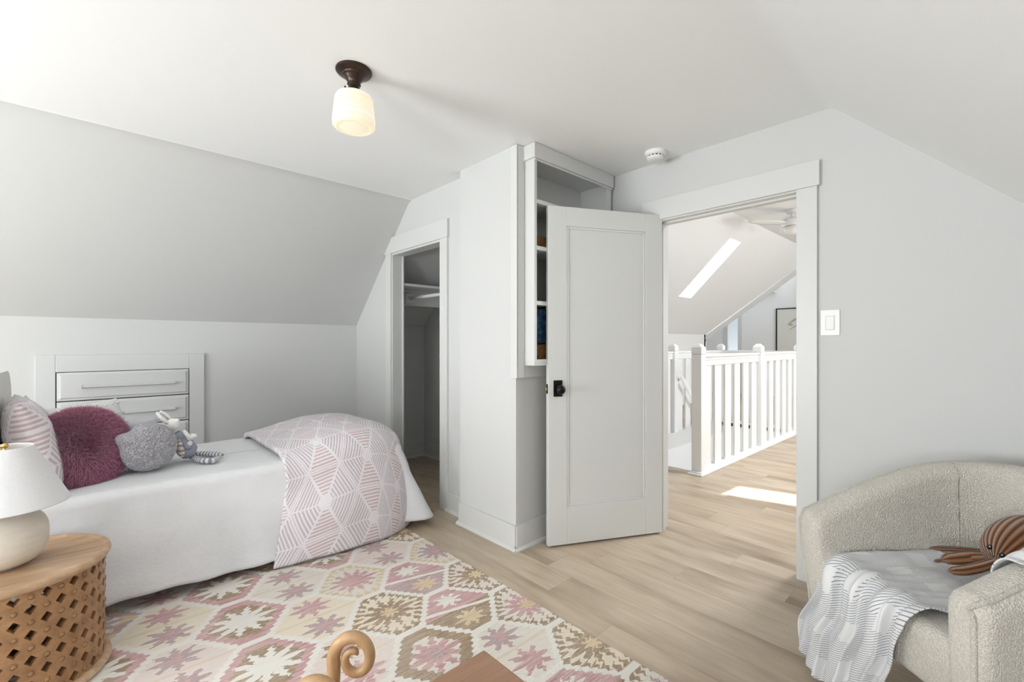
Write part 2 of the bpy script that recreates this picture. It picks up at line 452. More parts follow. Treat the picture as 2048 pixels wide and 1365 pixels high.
# ================================================================== THE ROOM
XB, XC, XK, YK = 2.66, 1.90, 1.82, 4.24        # far wall, closet wall, chimney face, knee wall
ZC = 2.355; YR = 0.56; YL = 3.25; X0 = -3.0; YRR = -0.43
def zc(y):
    if y > YL: return ZC-(y-YL)*.99
    if y < YR: return ZC-(YR-y)*.98
    return ZC
def S(name, mb, mat, parent=None, **k):
    k.setdefault('smooth', False)
    return mb.build(name, mat, parent, kind=None if parent is not None else 'structure', **k)
fl_ = MB(); fl_.box(X0-.1, 4.17, -3.0, 5.5, -.06, 0); fl_.box(4.17, 7.20, -3.0, 1.95, -.06, 0); fl_.box(4.17, 7.20, 2.95, 5.5, -.06, 0); fl_.box(7.20, 11.6, -3, 5.5, -.06, 0)
S('floor', fl_, M['floor'], org=(0, 0, 0))
# ceiling with both slopes, softly rounded where they meet
prof = []
def ceil_profile():
    p = [(YK+.0, zc(YK))]
    for i in range(9):
        t = i/8; a = YL+.09*(1-t)**1 ; 
        q0 = np.array((YL+.05, zc(YL+.05))); q1 = np.array((YL, ZC)); q2 = np.array((YL-.05, ZC))
        p.append(tuple((1-t)**2*q0+2*t*(1-t)*q1+t*t*q2))
    for i in range(9):
        t = i/8
        q0 = np.array((YR+.03, ZC)); q1 = np.array((YR, ZC)); q2 = np.array((YR-.03, zc(YR-.03)))
        p.append(tuple((1-t)**2*q0+2*t*(1-t)*q1+t*t*q2))
    p.append((YRR, zc(YRR)))
    return p
cp = ceil_profile()
mb = MB(); n = len(cp); T = .12
vv = [(x, y, z) for x in (X0, XB) for y, z in cp]; mb.add(vv, [(i, i+1, n+i+1, n+i) for i in range(n-1)])
vv = [(x, y, z+T) for x in (X0, XB) for y, z in cp]; mb.add(vv, [(n+i, n+i+1, i+1, i) for i in range(n-1)])
fm_ = [1 if cp[i][0] > YL-.02 else 0 for i in range(n-1)]  # left slope gets the darker wall paint to stand in for weaker light
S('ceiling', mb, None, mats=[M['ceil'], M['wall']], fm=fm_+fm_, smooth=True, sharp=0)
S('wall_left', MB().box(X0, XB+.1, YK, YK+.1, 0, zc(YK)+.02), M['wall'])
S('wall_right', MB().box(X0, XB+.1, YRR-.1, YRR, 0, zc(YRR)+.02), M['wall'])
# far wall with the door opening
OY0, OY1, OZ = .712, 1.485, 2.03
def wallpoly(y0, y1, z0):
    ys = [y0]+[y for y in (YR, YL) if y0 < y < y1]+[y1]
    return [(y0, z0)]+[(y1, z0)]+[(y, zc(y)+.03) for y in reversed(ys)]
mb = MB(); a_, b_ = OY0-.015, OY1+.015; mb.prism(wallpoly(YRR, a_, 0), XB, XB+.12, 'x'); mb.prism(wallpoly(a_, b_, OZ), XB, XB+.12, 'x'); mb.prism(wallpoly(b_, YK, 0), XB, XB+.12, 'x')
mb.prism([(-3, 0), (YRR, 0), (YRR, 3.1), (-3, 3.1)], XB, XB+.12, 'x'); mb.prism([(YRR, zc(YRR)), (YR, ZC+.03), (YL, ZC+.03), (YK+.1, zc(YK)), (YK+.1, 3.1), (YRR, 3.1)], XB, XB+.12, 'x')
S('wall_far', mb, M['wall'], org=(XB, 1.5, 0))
# closet front wall with opening
CY0, CY1, CZ = 2.80, 3.53, 1.965
mb = MB(); mb.prism(wallpoly(2.44, CY0, 0), XC, XC+.09, 'x'); mb.prism(wallpoly(CY0, CY1, CZ), XC, XC+.09, 'x'); mb.prism(wallpoly(CY1, YK, 0), XC, XC+.09, 'x')
S('wall_closet', mb, M['wall'])
# boxed-in chimney standing forward of the closet wall, recess for the shelves in its front
RX0, RX1, RZ0 = 1.905, 2.63, 1.09
mb = MB(); mb.box(XK, RX0, 1.918, 2.46, 0, ZC+.01); mb.box(RX0, XB, 2.10, 2.46, 0, ZC+.01); mb.box(RX0, XB, 1.918, 2.10, 0, RZ0); mb.box(RX1, XB, 1.918, 2.10, RZ0, ZC+.01)
S('wall_chimney', mb, M['wall'])
# gable wall behind the camera with two windows
W1 = (1.72, 3.18, .50, 1.72); W2 = (-.27, .57, .66, 1.50)
mb = MB()
def gb_(y0, y1, z0, z1): mb.box(X0-.14, X0, y0, y1, z0, z1)
mb.prism(wallpoly(W1[1], YK, 0), X0-.14, X0, 'x'); mb.prism(wallpoly(W1[0], W1[1], W1[3]), X0-.14, X0, 'x'); gb_(W1[0], W1[1], 0, W1[2])
mb.prism(wallpoly(W2[1], W1[0], 0), X0-.14, X0, 'x'); gb_(W2[0], W2[1], 0, W2[2]); mb.prism(wallpoly(W2[0], W2[1], W2[3]), X0-.14, X0, 'x'); mb.prism(wallpoly(YRR, W2[0], 0), X0-.14, X0, 'x')
S('wall_near', mb, M['wall'])
for i, (y0, y1, z0, z1) in enumerate((W1, W2)):
    e = MB()
    for a, b, c, d in ((y0, y0+.04, z0, z1), (y1-.04, y1, z0, z1), (y0, y1, z0, z0+.04), (y0, y1, z1-.04, z1)): e.box(X0-.05, X0-.01, a, b, c, d)
    ym = (y0+y1)/2
    e.box(X0-.045, X0-.015, ym-.012, ym+.012, z0, z1)
    wobj = S(f'window_{i+1}', e, M['trim'])
    c = MB(); c.box(X0, X0+.02, y0-.10, y0, z0-.02, z1+.12); c.box(X0, X0+.02, y1, y1+.10, z0-.02, z1+.12) ; c.box(X0, X0+.022, y0-.12, y1+.12, z1, z1+.13); c.box(X0, X0+.05, y0-.12, y1+.12, z0-.04, z0)
    S('window_casing', c, M['trim'], wobj)
# knee-wall / slope strips are one object; baseboards
def baseboard(name, segs, parent=None):
    mb = MB()
    for (x0, y0, x1, y1, nx, ny) in segs:        # along p0->p1, normal n into the room
        d = nrm((x1-x0, y1-y0, 0)); nn = np.array((nx, ny, 0.))
        L = math.hypot(x1-x0, y1-y0); c = np.array(((x0+x1)/2, (y0+y1)/2, 0.))
        mb.obox(c+nn*.008+np.array((0, 0, .072)), d, nn, (0, 0, 1), L/2+.008, .008, .072)
        q = [(0, 0), (.030, 0), (.030, .006), (.026, .014), (.017, .020), (0, .020)]
        vs_ = []
        for e in (-1, 1):
            for a, z in q: vs_.append(c+d*(e*(L/2+.02))+nn*(a)+np.array((0, 0, z)))
        k = len(q); mb.add(vs_, [tuple(range(k)), tuple(range(2*k-1, k-1, -1))]+[(i, (i+1) % k, k+(i+1) % k, k+i) for i in range(k)])
    return S(name, mb, M['trim'])
baseboard('baseboard_chimney', [(XK, 1.918, XK, 2.45, -1, 0), (XK, 1.918, XB, 1.918, 0, -1)])
baseboard('baseboard_closet', [(XC, 2.45, XC, 2.70, -1, 0), (XC, 3.64, XC, YK, -1, 0)])
baseboard('baseboard_left', [(X0, YK, XC, YK, 0, -1)])
baseboard('baseboard_closet_back', [(XB, 2.5, XB, YK, -1, 0), (XC+.1, YK, XB, YK, 0, -1)])
baseboard('baseboard_far', [(XB, YRR, XB, .60, -1, 0)])
baseboard('baseboard_right', [(X0, YRR, XB, YRR, 0, 1)])

# ---- closet doorway: casing, jamb
mb = MB()
mb.box(XC-.018, XC, CY0-.094, CY0-.004, 0, CZ+.005); mb.box(XC-.018, XC, CY1+.004, CY1+.094, 0, 2.0)
mb.prism([(CY0-.104, CZ+.005), (CY1+.12, CZ+.005), (3.51, 2.098), (CY0-.104, 2.098)], XC-.021, XC, 'x')
S('trim_1', mb, M['trim'], bevel=.002)
mb = MB(); mb.box(XC-.004, XC+.10, CY0-.012, CY0+.006, 0, CZ); mb.box(XC-.004, XC+.10, CY1-.006, CY1+.012, 0, CZ); mb.box(XC-.004, XC+.10, CY0, CY1, CZ-.012, CZ+.008)
mb.box(XC+.088, XC+.10, CY1-.018, CY1-.004, 0, CZ-.01)
S('trim_2', mb, M['trim'], bevel=.0015)
# ---- room doorway: casing, jamb, stop
mb = MB()
mb.box(XB-.02, XB, OY0-.094, OY0-.004, 0, OZ-.045); mb.box(XB-.02, XB, OY1+.004, OY1+.10, 0, OZ-.045)
mb.box(XB-.026, XB, OY0-.105, OY1+.105, OZ-.045+.0, 2.112)
S('trim_3', mb, M['trim'], bevel=.002)
mb = MB(); H_ = OZ-.05
mb.box(XB-.006, XB+.126, OY0-.02, OY0, 0, H_); mb.box(XB-.006, XB+.126, OY1, OY1+.02, 0, H_); mb.box(XB-.006, XB+.126, OY0-.02, OY1+.02, H_-.002, OZ+.01)
mb.box(XB+.040, XB+.075, OY0, OY0+.011, 0, H_); mb.box(XB+.040, XB+.075, OY1-.011, OY1, 0, H_); mb.box(XB+.040, XB+.075, OY0, OY1, H_-.013, H_)
S('trim_4', mb, M['trim'], bevel=.0015)
o = MB().box(XB+.004, XB+.032, OY0-.001, OY0+.0025, .90, .975).build('strike_plate', M['black'], None, label='small black strike plate in the right jamb of the open doorway', cat='strike plate')

# ---- the open door
hx, hy = 2.650, 1.452
dd = nrm((1.972-hx, 1.800-hy, 0)); nn_ = np.array((dd[1], -dd[0], 0.))     # nn_: outward side seen by the camera?
if np.dot(nn_, (-hx, -hy, 0)) < 0: nn_ = -nn_
DW, DT, DH = .765, .036, 2.012
def dbox(mb, u0, u1, z0, z1, t0, t1):
    c = np.array((hx, hy, 0))+dd*(u0+u1)/2+nn_*(t0+t1)/2+np.array((0, 0, (z0+z1)/2))
    return mb.obox(c, dd, nn_, (0, 0, 1), (u1-u0)/2, abs(t1-t0)/2, (z1-z0)/2)
door = empty('door_1', (hx, hy, 0), None, None, kind='structure')
mb = MB(); st = .118
dbox(mb, 0, st, .012, DH, -DT, 0); dbox(mb, DW-st, DW, .012, DH, -DT, 0); dbox(mb, st, DW-st, DH-.115, DH, -DT, 0); dbox(mb, st, DW-st, .012, .235, -DT, 0)
S('door_frame', mb, M['trim'], door, bevel=.0025)
mb = MB(); dbox(mb, st-.005, DW-st+.005, .23, DH-.11, -DT+.010, -.010); S('door_panel', mb, M['trim'], door)
mb = MB(); i0, i1, j0, j1 = st, DW-st, .235, DH-.115; q = .014
for a in (i0, i1-q): dbox(mb, a, a+q, j0, j1, -.010, -.003)
for a in (j0, j1-q): dbox(mb, i0+q, i1-q, a, a+q, -.010, -.003)
S('panel_moulding', mb, M['trim'], door, bevel=.003)
kz = .937
mb = MB(); dbox(mb, DW-.087, DW-.032, kz-.048, kz+.048, 0, .007)
kp = S('knob_plate', mb, M['black'], door, bevel=.0015)
kc = np.array((hx, hy, kz-.003))+dd*(DW-.060)
mb = MB(); prof_ = [(.011, .006), (.011, .030), (.013, .034)]+[(.027*math.sin(a), .052-.020*math.cos(a)) for a in np.linspace(.55, PI, 14)]
mb.lathe(prof_, kc, 28, ax=(dd, np.array((0, 0, 1.)), nn_)); S('door_knob', mb, M['black'], door, smooth=True, sharp=50)
mb = MB(); c = np.array((hx, hy, 0))+dd*(DW)+nn_*(-DT/2)
mb.obox(c+np.array((0, 0, kz-.003)), dd, nn_, (0, 0, 1), .0012, .0125, .028); S('latch_plate', mb, M['black'], door)
mb = MB(); mb.obox(c+dd*.006+np.array((0, 0, kz-.003)), dd, nn_, (0, 0, 1), .007, .007, .009); S('latch', mb, M['brass'], door, bevel=.002)
for z in (.25, 1.02, 1.80):
    mb = MB(); mb.lathe([(.006, z-.045), (.006, z+.045)], (hx+.002, hy+.014, 0), 12); S('hinge', mb, M['trim'], door)

# ---- built-in shelf unit in the chimney recess
def shelf_unit():
    fx, bx0, bx1 = 1.822, 1.874, 2.632
    e = empty('wall_shelf_unit', (2.25, 1.95, 1.07), 'tall white built-in open shelf unit on the chimney, half behind the open door', 'shelf unit')
    z0, z1, yb = 1.085, ZC-.002, 2.095
    MB().box(bx0, bx0+.022, fx, yb, z0, z1-.0).build('side_panel', M['trim'], e, smooth=False, bevel=.0015)
    MB().box(bx1-.022-.025, bx1-.0, fx, yb, z0, z1).build('side_panel', M['trim'], e, smooth=False, bevel=.0015)
    MB().box(bx0+.022, bx1-.047, 2.05, 2.09, z0, z1).build('back_panel', M['trim'], e, smooth=False)
    MB().box(bx0+.022, bx1-.047, fx+.02, yb-.02, 2.285, z1).build('top_board', M['trim'], e, smooth=False)
    b = MB().box(bx0-.012, bx1+.01, fx-.014, fx, 2.268, z1); b.box(bx0-.012, bx0-.0005, fx+.0005, 1.915, 2.268, z1); b.box(bx0+.001, bx1+.006, fx-.006, fx-.0005, 2.255, 2.2675)
    b.build('top_rail', M['trim'], e, smooth=False, bevel=.0015)
    for z in (1.085, 1.425, 1.745, 2.015):
        MB().box(bx0+.022, bx1-.047, fx+.003, 2.05, z, z+.024).build('shelf', M['trim'], e, smooth=False, bevel=.0015)
    MB().box(bx0, bx1+.005, fx, 1.918, z0-.012, z0).build('bottom_board', M['trim'], e, smooth=False, bevel=.0015)
    t = MB().box(XK-.006, XK+.052, 1.900, 1.918, 1.0, ZC-.002); t.box(XK-.012, XK, 1.900, 1.952, 1.0, ZC-.002)
    S('trim_5', t, M['trim'], bevel=.002)
    S('trim_6', MB().box(XK+.052, XB, 1.903, 1.918, 1.0, 1.073), M['trim'], bevel=.002)
shelf_unit()
mb = MB().box(1.93, 2.20, 1.86, 2.03, 1.771, 1.845)
mb.build('woven_basket', M['basket'], None, bevel=.012, label='low woven seagrass basket on the upper shelf beside the door edge', cat='basket')
mb = MB().box(1.91, 2.14, 1.86, 2.03, 1.111, 1.195)
mb.build('woven_basket', M['basket'], None, bevel=.010, label='small dark woven basket on the lowest shelf under the picture book', cat='basket')
bk = empty('picture_book', (2.0, 1.90, 1.196), 'dark blue picture book leaning on the lowest shelf', 'book')
R_ = Matrix.Rotation(math.radians(-8), 3, 'Y')
def rb(mb, x0, x1, y0, y1, z0, z1):
    n0 = len(mb.v); mb.box(x0, x1, y0, y1, z0, z1)
    for i in range(n0, len(mb.v)):
        p = Vector(mb.v[i])-Vector((1.92, 0, 1.197)); p = R_ @ p; mb.v[i] = tuple(p+Vector((1.92, 0, 1.197)))
mb = MB(); rb(mb, 1.925, 2.12, 1.868, 1.871, 1.197, 1.395); rb(mb, 1.925, 2.12, 1.893, 1.896, 1.197, 1.395); mb.build('cover', M['book_cover'], bk, smooth=False)
mb = MB(); rb(mb, 1.919, 1.925, 1.866, 1.898, 1.197, 1.395); mb.build('spine', M['book_red'], bk, smooth=False)
mb = MB(); rb(mb, 1.926, 2.115, 1.8715, 1.8925, 1.200, 1.392); mb.build('pages', M['art'], bk, smooth=False)

# ---- closet shelf and hanging rod
cs = empty('closet_shelf', (2.3, 3.75, 1.55), 'white shelf on a cleat inside the closet under the slope', 'shelf')
MB().box(XC+.095, XB-.002, 3.52, 3.80, 1.705, 1.727).build('shelf_board', M['trim'], cs, smooth=False, bevel=.002)
MB().box(XC+.095, XB-.002, 3.80, 3.90, 1.56, 1.705).build('cleat', M['trim'], cs, smooth=False)
mb = MB().box(XB-.02, XB-.001, 2.9, 3.80, 1.60, 1.70); mb.build('cleat', M['trim'], cs, smooth=False)
cr = empty('closet_rod', (2.2, 3.2, 1.60), 'white round hanging rod inside the closet', 'rod')
MB().tube([(2.22, 3.79, 1.625), (2.22, 2.47, 1.625)], .016, 16).build('rod', M['trim'], cr)
MB().box(2.165, 2.275, 3.775, 3.80, 1.575, 1.675).build('rod_socket', M['trim'], cr, smooth=False, bevel=.004)
MB().box(2.165, 2.275, 2.461, 2.475, 1.575, 1.675).build('rod_socket', M['trim'], cr, smooth=False, bevel=.004)

# ---- drawers built into the knee wall
dr = empty('built_in_drawers', (.21, YK, 0), 'pale grey chest of drawers built into the low wall behind the bed', 'drawers')
fx0, fx1, fz = -.249, .664, 1.126
ix0, ix1, iz = -.155, .568, 1.012
mb = MB(); mb.box(fx0, ix0, YK-.020, YK, .145, fz); mb.box(ix1, fx1, YK-.020, YK, .145, fz); mb.box(ix0, ix1, YK-.020, YK, iz, fz); mb.box(ix0, ix1, YK-.020, YK, .145, .20)
mb.build('face_frame', M['drawer'], dr, smooth=False, bevel=.003)
MB().box(ix0, ix1, YK-.004, YK, .2, iz).build('gap_shade_sheet', M['dark'], dr, smooth=False)  # thin near-black sheet standing in for shade in the gaps between drawers
zt = iz-.004
for k in range(4):
    h_ = .188
    z1 = zt; z0 = zt-h_
    d_ = MB(); a0, a1 = ix0+.005, ix1-.005
    # raised front with a chamfered lip
    for (e_, y_) in ((0, YK-.004), (.0, YK-.016), (.012, YK-.027)): pass
    P0 = [(a0, z0), (a1, z0), (a1, z1), (a0, z1)]
    def ring(i_, y_): return [(a0+i_, y_, z0+i_), (a1-i_, y_, z0+i_), (a1-i_, y_, z1-i_), (a0+i_, y_, z1-i_)]
    vs_ = ring(0, YK-.004)+ring(0, YK-.018)+ring(.014, YK-.021)+ring(.020, YK-.029)
    fs = [(r*4+i, r*4+(i+1) % 4, r*4+4+(i+1) % 4, r*4+4+i) for r in range(3) for i in range(4)]+[(12, 13, 14, 15)]
    d_.add(vs_, fs); do = d_.build('drawer', M['drawer'], dr, smooth=False, bevel=.001)
    hz = (z0+z1)/2-.005
    hb = MB(); hb.prism([(YK-.029, hz-.008), (YK-.050, hz-.004), (YK-.050, hz+.010), (YK-.046, hz+.012), (YK-.029, hz+.012)], -.030, .478, 'x')
    hb.build('handle', M['drawer'], do, smooth=False, bevel=.002)
    zt = z0-.007

# ---- ceiling lamp
LX, LY = .823, 1.862
cl = empty('ceiling_light', (LX, LY, 2.09), 'flush ceiling light with dark bronze canopy and ribbed milk glass shade', 'ceiling light')
P_ = [(.0, 0), (.073, 0), (.074, -.006), (.070, -.011), (.058, -.014), (.052, -.019), (.049, -.020), (.047, -.025), (.043, -.027), (.040, -.033), (.032, -.042), (.027, -.050), (.025, -.056), (.028, -.060), (.023, -.066), (.0, -.066)]
MB().lathe([(r, ZC+z) for r, z in P_], (LX, LY, 0), 48).build('canopy', M['bronze'], cl, sharp=40)
MB().lathe([(.0, ZC-.064), (.022, ZC-.064), (.024, ZC-.080), (.028, ZC-.088), (.046, ZC-.098), (.047, ZC-.104), (.0, ZC-.104)], (LX, LY, 0), 40).build('shade_holder', M['bronze'], cl, sharp=40)
gz0, gz1 = ZC-.100, ZC-.245
P_ = [(.040, gz0), (.056, gz0-.002), (.070, gz0-.010), (.076, gz0-.022)]
for i in range(1, 40):
    t = i/40; z = gz0-.022+(gz1+.018-gz0+.022)*t; r = .076+.011*t + .0018*math.sin(t*2*PI*8); P_.append((r, z))
P_ += [(.086, gz1+.010), (.078, gz1+.002), (.066, gz1), (.062, gz1+.003), (.058, gz1+.001), (.0, gz1-.002)]
MB().lathe(P_, (LX, LY, 0), 64, caps=False).build('glass_shade', M['milkglass'], cl, sharp=60)
for a in (-.5, 1.6, 3.7):
    c = np.array((LX, LY, ZC-.101)); d_ = np.array((math.cos(a), math.sin(a), 0)); mb = MB()
    mb.tube([c+d_*.044, c+d_*.060], .0022, 8); mb.ell(c+d_*.062, (.004, .004, .004), seg=10, rings=6); mb.build('thumbscrew', M['bronze'], cl)


# ---- smoke detector
sx, sy = 2.50, 1.415
sd = empty('smoke_detector', (sx, sy, ZC-.05), 'round white smoke detector on the ceiling above the doorway', 'smoke detector')
MB().lathe([(0, ZC), (.062, ZC), (.063, ZC-.012), (.060, ZC-.022), (.054, ZC-.026), (0, ZC-.026)], (sx, sy, 0), 40).build('base', M['plastic'], sd, sharp=40)
MB().lathe([(0, ZC-.024), (.046, ZC-.024), (.046, ZC-.034), (0, ZC-.034)], (sx, sy, 0), 32).build('vent_ring', M['vent'], sd, sharp=40)
MB().lathe([(0, ZC-.033), (.050, ZC-.033), (.050, ZC-.038), (.042, ZC-.048), (.030, ZC-.051), (0, ZC-.052)], (sx, sy, 0), 32).build('cap', M['plastic'], sd, sharp=50)
mb = MB()
for k in range(14):
    a = 2*PI*k/14; mb.obox((sx+.049*math.cos(a), sy+.049*math.sin(a), ZC-.029), (math.cos(a), math.sin(a), 0), (-math.sin(a), math.cos(a), 0), (0, 0, 1), .003, .0035, .006)
mb.build('vent_fin', M['plastic'], sd, smooth=False)

# ---- light switch
sw = empty('light_switch', (XB, .567, 1.24), 'white rocker light switch on the wall right of the doorway', 'light switch')
MB().box(XB-.006, XB, .527, .607, 1.240, 1.366).build('wall_plate', M['plastic'], sw, bevel=.0025)
MB().box(XB-.0075, XB-.0055, .547, .586, 1.266, 1.338).build('switch_frame', M['trim'], sw, smooth=False)
mb = MB().prism([(XB-.011, 1.270), (XB-.006, 1.270), (XB-.006, 1.334), (XB-.0085, 1.334), (XB-.0095, 1.302)], .550, .583, 'y'); mb.build('rocker', M['plastic'], sw, smooth=False, bevel=.0008)
for z in (1.252, 1.354): MB().lathe([(.0032, -.0005), (.0032, .0012), (0, .0015)], (XB-.006, .567, z), 12, ax=((0, 1, 0), (0, 0, 1), (-1, 0, 0))).build('screw', M['chrome'], sw)

# ================================================================== HALL beyond the door
ZH = 3.06; YJ = 2.58; YH = 4.25
mb = MB()
# flat hall ceiling with a skylight hole cut as a parallelogram under the sun
px_ = [(3.70, 1.515), (4.03, 1.494), (4.19, .88), (3.86, .90)]
hole = [(x-SUND.x*ZH, y-SUND.y*ZH) for x, y in px_]     # (patch + 3.06*(.30,-.26))
ox0, ox1, oy0, oy1 = 2.66, 12.0, -3.0, YJ
outer = [(ox0, oy1), (ox1, oy1), (ox1, oy0), (ox0, oy0)]
vs_ = [(x, y, ZH) for x, y in outer+hole]; fs = [(i, (i+1) % 4, 4+(i+1) % 4, 4+i) for i in range(4)]; mb.add(vs_, fs)
vs_ = [(x, y, ZH) for x, y in hole]+[(x, y, ZH+.06) for x, y in hole]; mb.add(vs_, [(i, (i+1) % 4, 4+(i+1) % 4, 4+i) for i in range(4)])
# sloping part with the skylight opening
KX0, KX1, KY0, KY1 = 7.20, 7.64, 2.82, 3.65
def sl(y): return ZH-(y-YJ)*1.0
ex = lambda y: 9.56+(YH-y)*.86
def slab(x0, x1, y0, y1):
    x1a, x1b = (x1 if x1 is not None else ex(y0)), (x1 if x1 is not None else ex(y1))
    mb.add([(x0, y0, sl(y0)), (x1a, y0, sl(y0)), (x1b, y1, sl(y1)), (x0, y1, sl(y1))], [(0, 1, 2, 3)])
slab(2.66, KX0, YJ, YH); slab(KX0, KX1, YJ, KY0); slab(KX0, KX1, KY1, YH); slab(KX1, None, YJ, YH)
for (xa, ya, xb, yb) in ((KX0, KY0, KX1, KY0), (KX1, KY0, KX1, KY1), (KX1, KY1, KX0, KY1), (KX0, KY1, KX0, KY0)):
    mb.add([(xa, ya, sl(ya)), (xb, yb, sl(yb)), (xb, yb+.05, sl(yb)+.05), (xa, ya+.05, sl(ya)+.05)], [(0, 1, 2, 3)])
mb.add([(9.4, YJ, ZH+.02), (12, YJ, ZH+.02), (12, 4.0, ZH+.02), (9.4, 4.0, ZH+.02)], [(0, 1, 2, 3)]); mb.add([(9.45, 4.0, 2.5), (12, 4.0, 2.5), (12, 5.6, 2.5), (9.45, 5.6, 2.5)], [(0, 1, 2, 3)]); mb.add([(9.6, 4.0, 2.5), (12, 4.0, 2.5), (12, 4.0, ZH+.02), (9.6, 4.0, ZH+.02)], [(0, 1, 2, 3)])
# outer roof keeps stray light out
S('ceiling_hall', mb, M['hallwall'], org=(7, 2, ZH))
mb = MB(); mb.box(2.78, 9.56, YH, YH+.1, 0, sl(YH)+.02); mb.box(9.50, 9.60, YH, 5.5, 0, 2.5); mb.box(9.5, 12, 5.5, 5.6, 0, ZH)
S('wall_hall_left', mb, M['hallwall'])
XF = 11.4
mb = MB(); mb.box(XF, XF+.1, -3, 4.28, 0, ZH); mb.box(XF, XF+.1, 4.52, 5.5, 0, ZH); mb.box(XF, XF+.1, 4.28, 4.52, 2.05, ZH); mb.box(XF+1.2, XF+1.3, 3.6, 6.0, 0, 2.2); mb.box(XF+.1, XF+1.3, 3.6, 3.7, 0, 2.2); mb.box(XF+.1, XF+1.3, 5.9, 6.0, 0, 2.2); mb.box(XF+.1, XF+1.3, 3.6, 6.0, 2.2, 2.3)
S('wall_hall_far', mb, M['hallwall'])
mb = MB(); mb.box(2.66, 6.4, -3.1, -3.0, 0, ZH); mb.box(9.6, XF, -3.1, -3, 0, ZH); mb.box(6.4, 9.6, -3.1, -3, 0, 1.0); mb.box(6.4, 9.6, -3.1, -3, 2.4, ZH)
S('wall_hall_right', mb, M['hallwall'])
# rake board along the end of the slope
mb = MB(); p0 = np.array((9.56, YH, sl(YH))); p1 = np.array((ex(YJ), YJ, ZH)); d_ = nrm(p1-p0); nn2 = nrm((1, 0, 0)-d_*d_[0]); u2 = np.cross(d_, nn2)
mb.obox((p0+p1)/2+np.array((0.02, 0, -.04)), d_, nn2, u2, np.linalg.norm(p1-p0)/2+.05, .02, .07)
S('trim_7', mb, M['trim'])
# far hall door with casing and soffit
mb = MB(); mb.box(XF-.02, XF, 4.19, 4.28, 0, 2.05); mb.box(XF-.02, XF, 4.52, 4.61, 0, 2.05); mb.box(XF-.02, XF, 4.19, 4.61, 2.05, 2.15)
S('trim_8', mb, M['trim'])
MBs = MB(); MBs.prism([(10.9, 2.35), (XF, 2.35), (XF, 2.75)], 3.45, 3.95, 'y'); S('trim_9', MBs, M['hallwall'])
S('wall_stairwell', MB().box(4.17, 7.20, 2.95, 3.0, -2.4, -.0).box(7.2, 7.25, 1.95, 2.95, -2.4, 0).box(4.17, 7.2, 1.90, 1.95, -2.4, -.001).box(4.12, 4.17, 1.95, 2.95, -2.4, -.06).box(4.17, 7.2, 1.95, 2.95, -2.45, -2.4), M['hallwall'])
S('trim_10', MB().box(4.17, 7.19, 2.930, 2.95, -.17, .0).box(4.16, 7.2, 2.915, 3.03, 0, .030), M['trim'], bevel=.003)

# ---- railing round the stairwell
rl = empty('stair_railing', (5.7, 2.4, 0), 'white wooden railing with capped posts and flat balusters around the stairwell', 'railing')
def newel(x, y, base=0.0):
    w_ = .046; mb = MB(); mb.box(x-w_, x+w_, y-w_, y+w_, base, 1.10)
    mb.box(x-w_+.004, x+w_-.004, y-w_+.004, y+w_-.004, 1.10, 1.106); mb.box(x-w_-.002, x+w_+.002, y-w_-.002, y+w_+.002, 1.106, 1.165)
    a, b = w_+.002, .018; mb.add([(x-a, y-a, 1.165), (x+a, y-a, 1.165), (x+a, y+a, 1.165), (x-a, y+a, 1.165), (x-b, y-b, 1.20), (x+b, y-b, 1.20), (x+b, y+b, 1.20), (x-b, y+b, 1.20)], [(0, 1, 5, 4), (1, 2, 6, 5), (2, 3, 7, 6), (3, 0, 4, 7), (4, 5, 6, 7)])
    mb.build('newel_post', M['railpaint'], rl, smooth=False, bevel=.003)
YF, YB = 1.90, 2.955
for x in (4.13, 5.66, 7.19): newel(x, YF, .03)
for x in (4.13, 5.68, 7.19): newel(x, YB, .03)
def rail_span(p, q):
    p = np.array(p, float); q = np.array(q, float); d_ = nrm(q-p); L = np.linalg.norm(q-p); nn2 = np.array((-d_[1], d_[0], 0))
    mid = (p+q)/2
    mb = MB(); mb.obox(mid+np.array((0, 0, 1.088)), d_, nn2, (0, 0, 1), L/2-.046, .032, .012); mb.obox(mid+np.array((0, 0, 1.035)), d_, nn2, (0, 0, 1), L/2-.046, .018, .041)
    mb.obox(mid+np.array((0, 0, 1.05)), d_, nn2, (0, 0, 1), L/2-.046, .024, .006)
    mb.build('handrail', M['railpaint'], rl, smooth=False, bevel=.004)
    n_ = max(2, int(round((L-.09)/.225)))
    for k in range(n_):
        t = .046+(L-.092)*(k+.5)/n_; c = p+d_*t
        b = MB(); b.obox(c+np.array((0, 0, .515)), d_, nn2, (0, 0, 1), .072, .010, .485); b.build('baluster', M['railpaint'], rl, smooth=False)
for y in (YF, YB):
    xs = (4.13, 5.66, 7.19) if y == YF else (4.13, 5.68, 7.19)
    for a, b in zip(xs, xs[1:]): rail_span((a, y, 0), (b, y, 0))
rail_span((7.19, YF, 0), (7.19, YB, 0))
MB().box(4.03, 7.26, YF-.075, YF+.06, 0, .018).box(4.05, 7.25, YF-.06, YF+.055, .018, .03).build('base_shoe', M['railpaint'], rl, smooth=False, bevel=.004)
MB().box(7.13, 7.25, YF+.05, YB-.04, 0, .03).build('base_shoe', M['railpaint'], rl, smooth=False, bevel=.004)
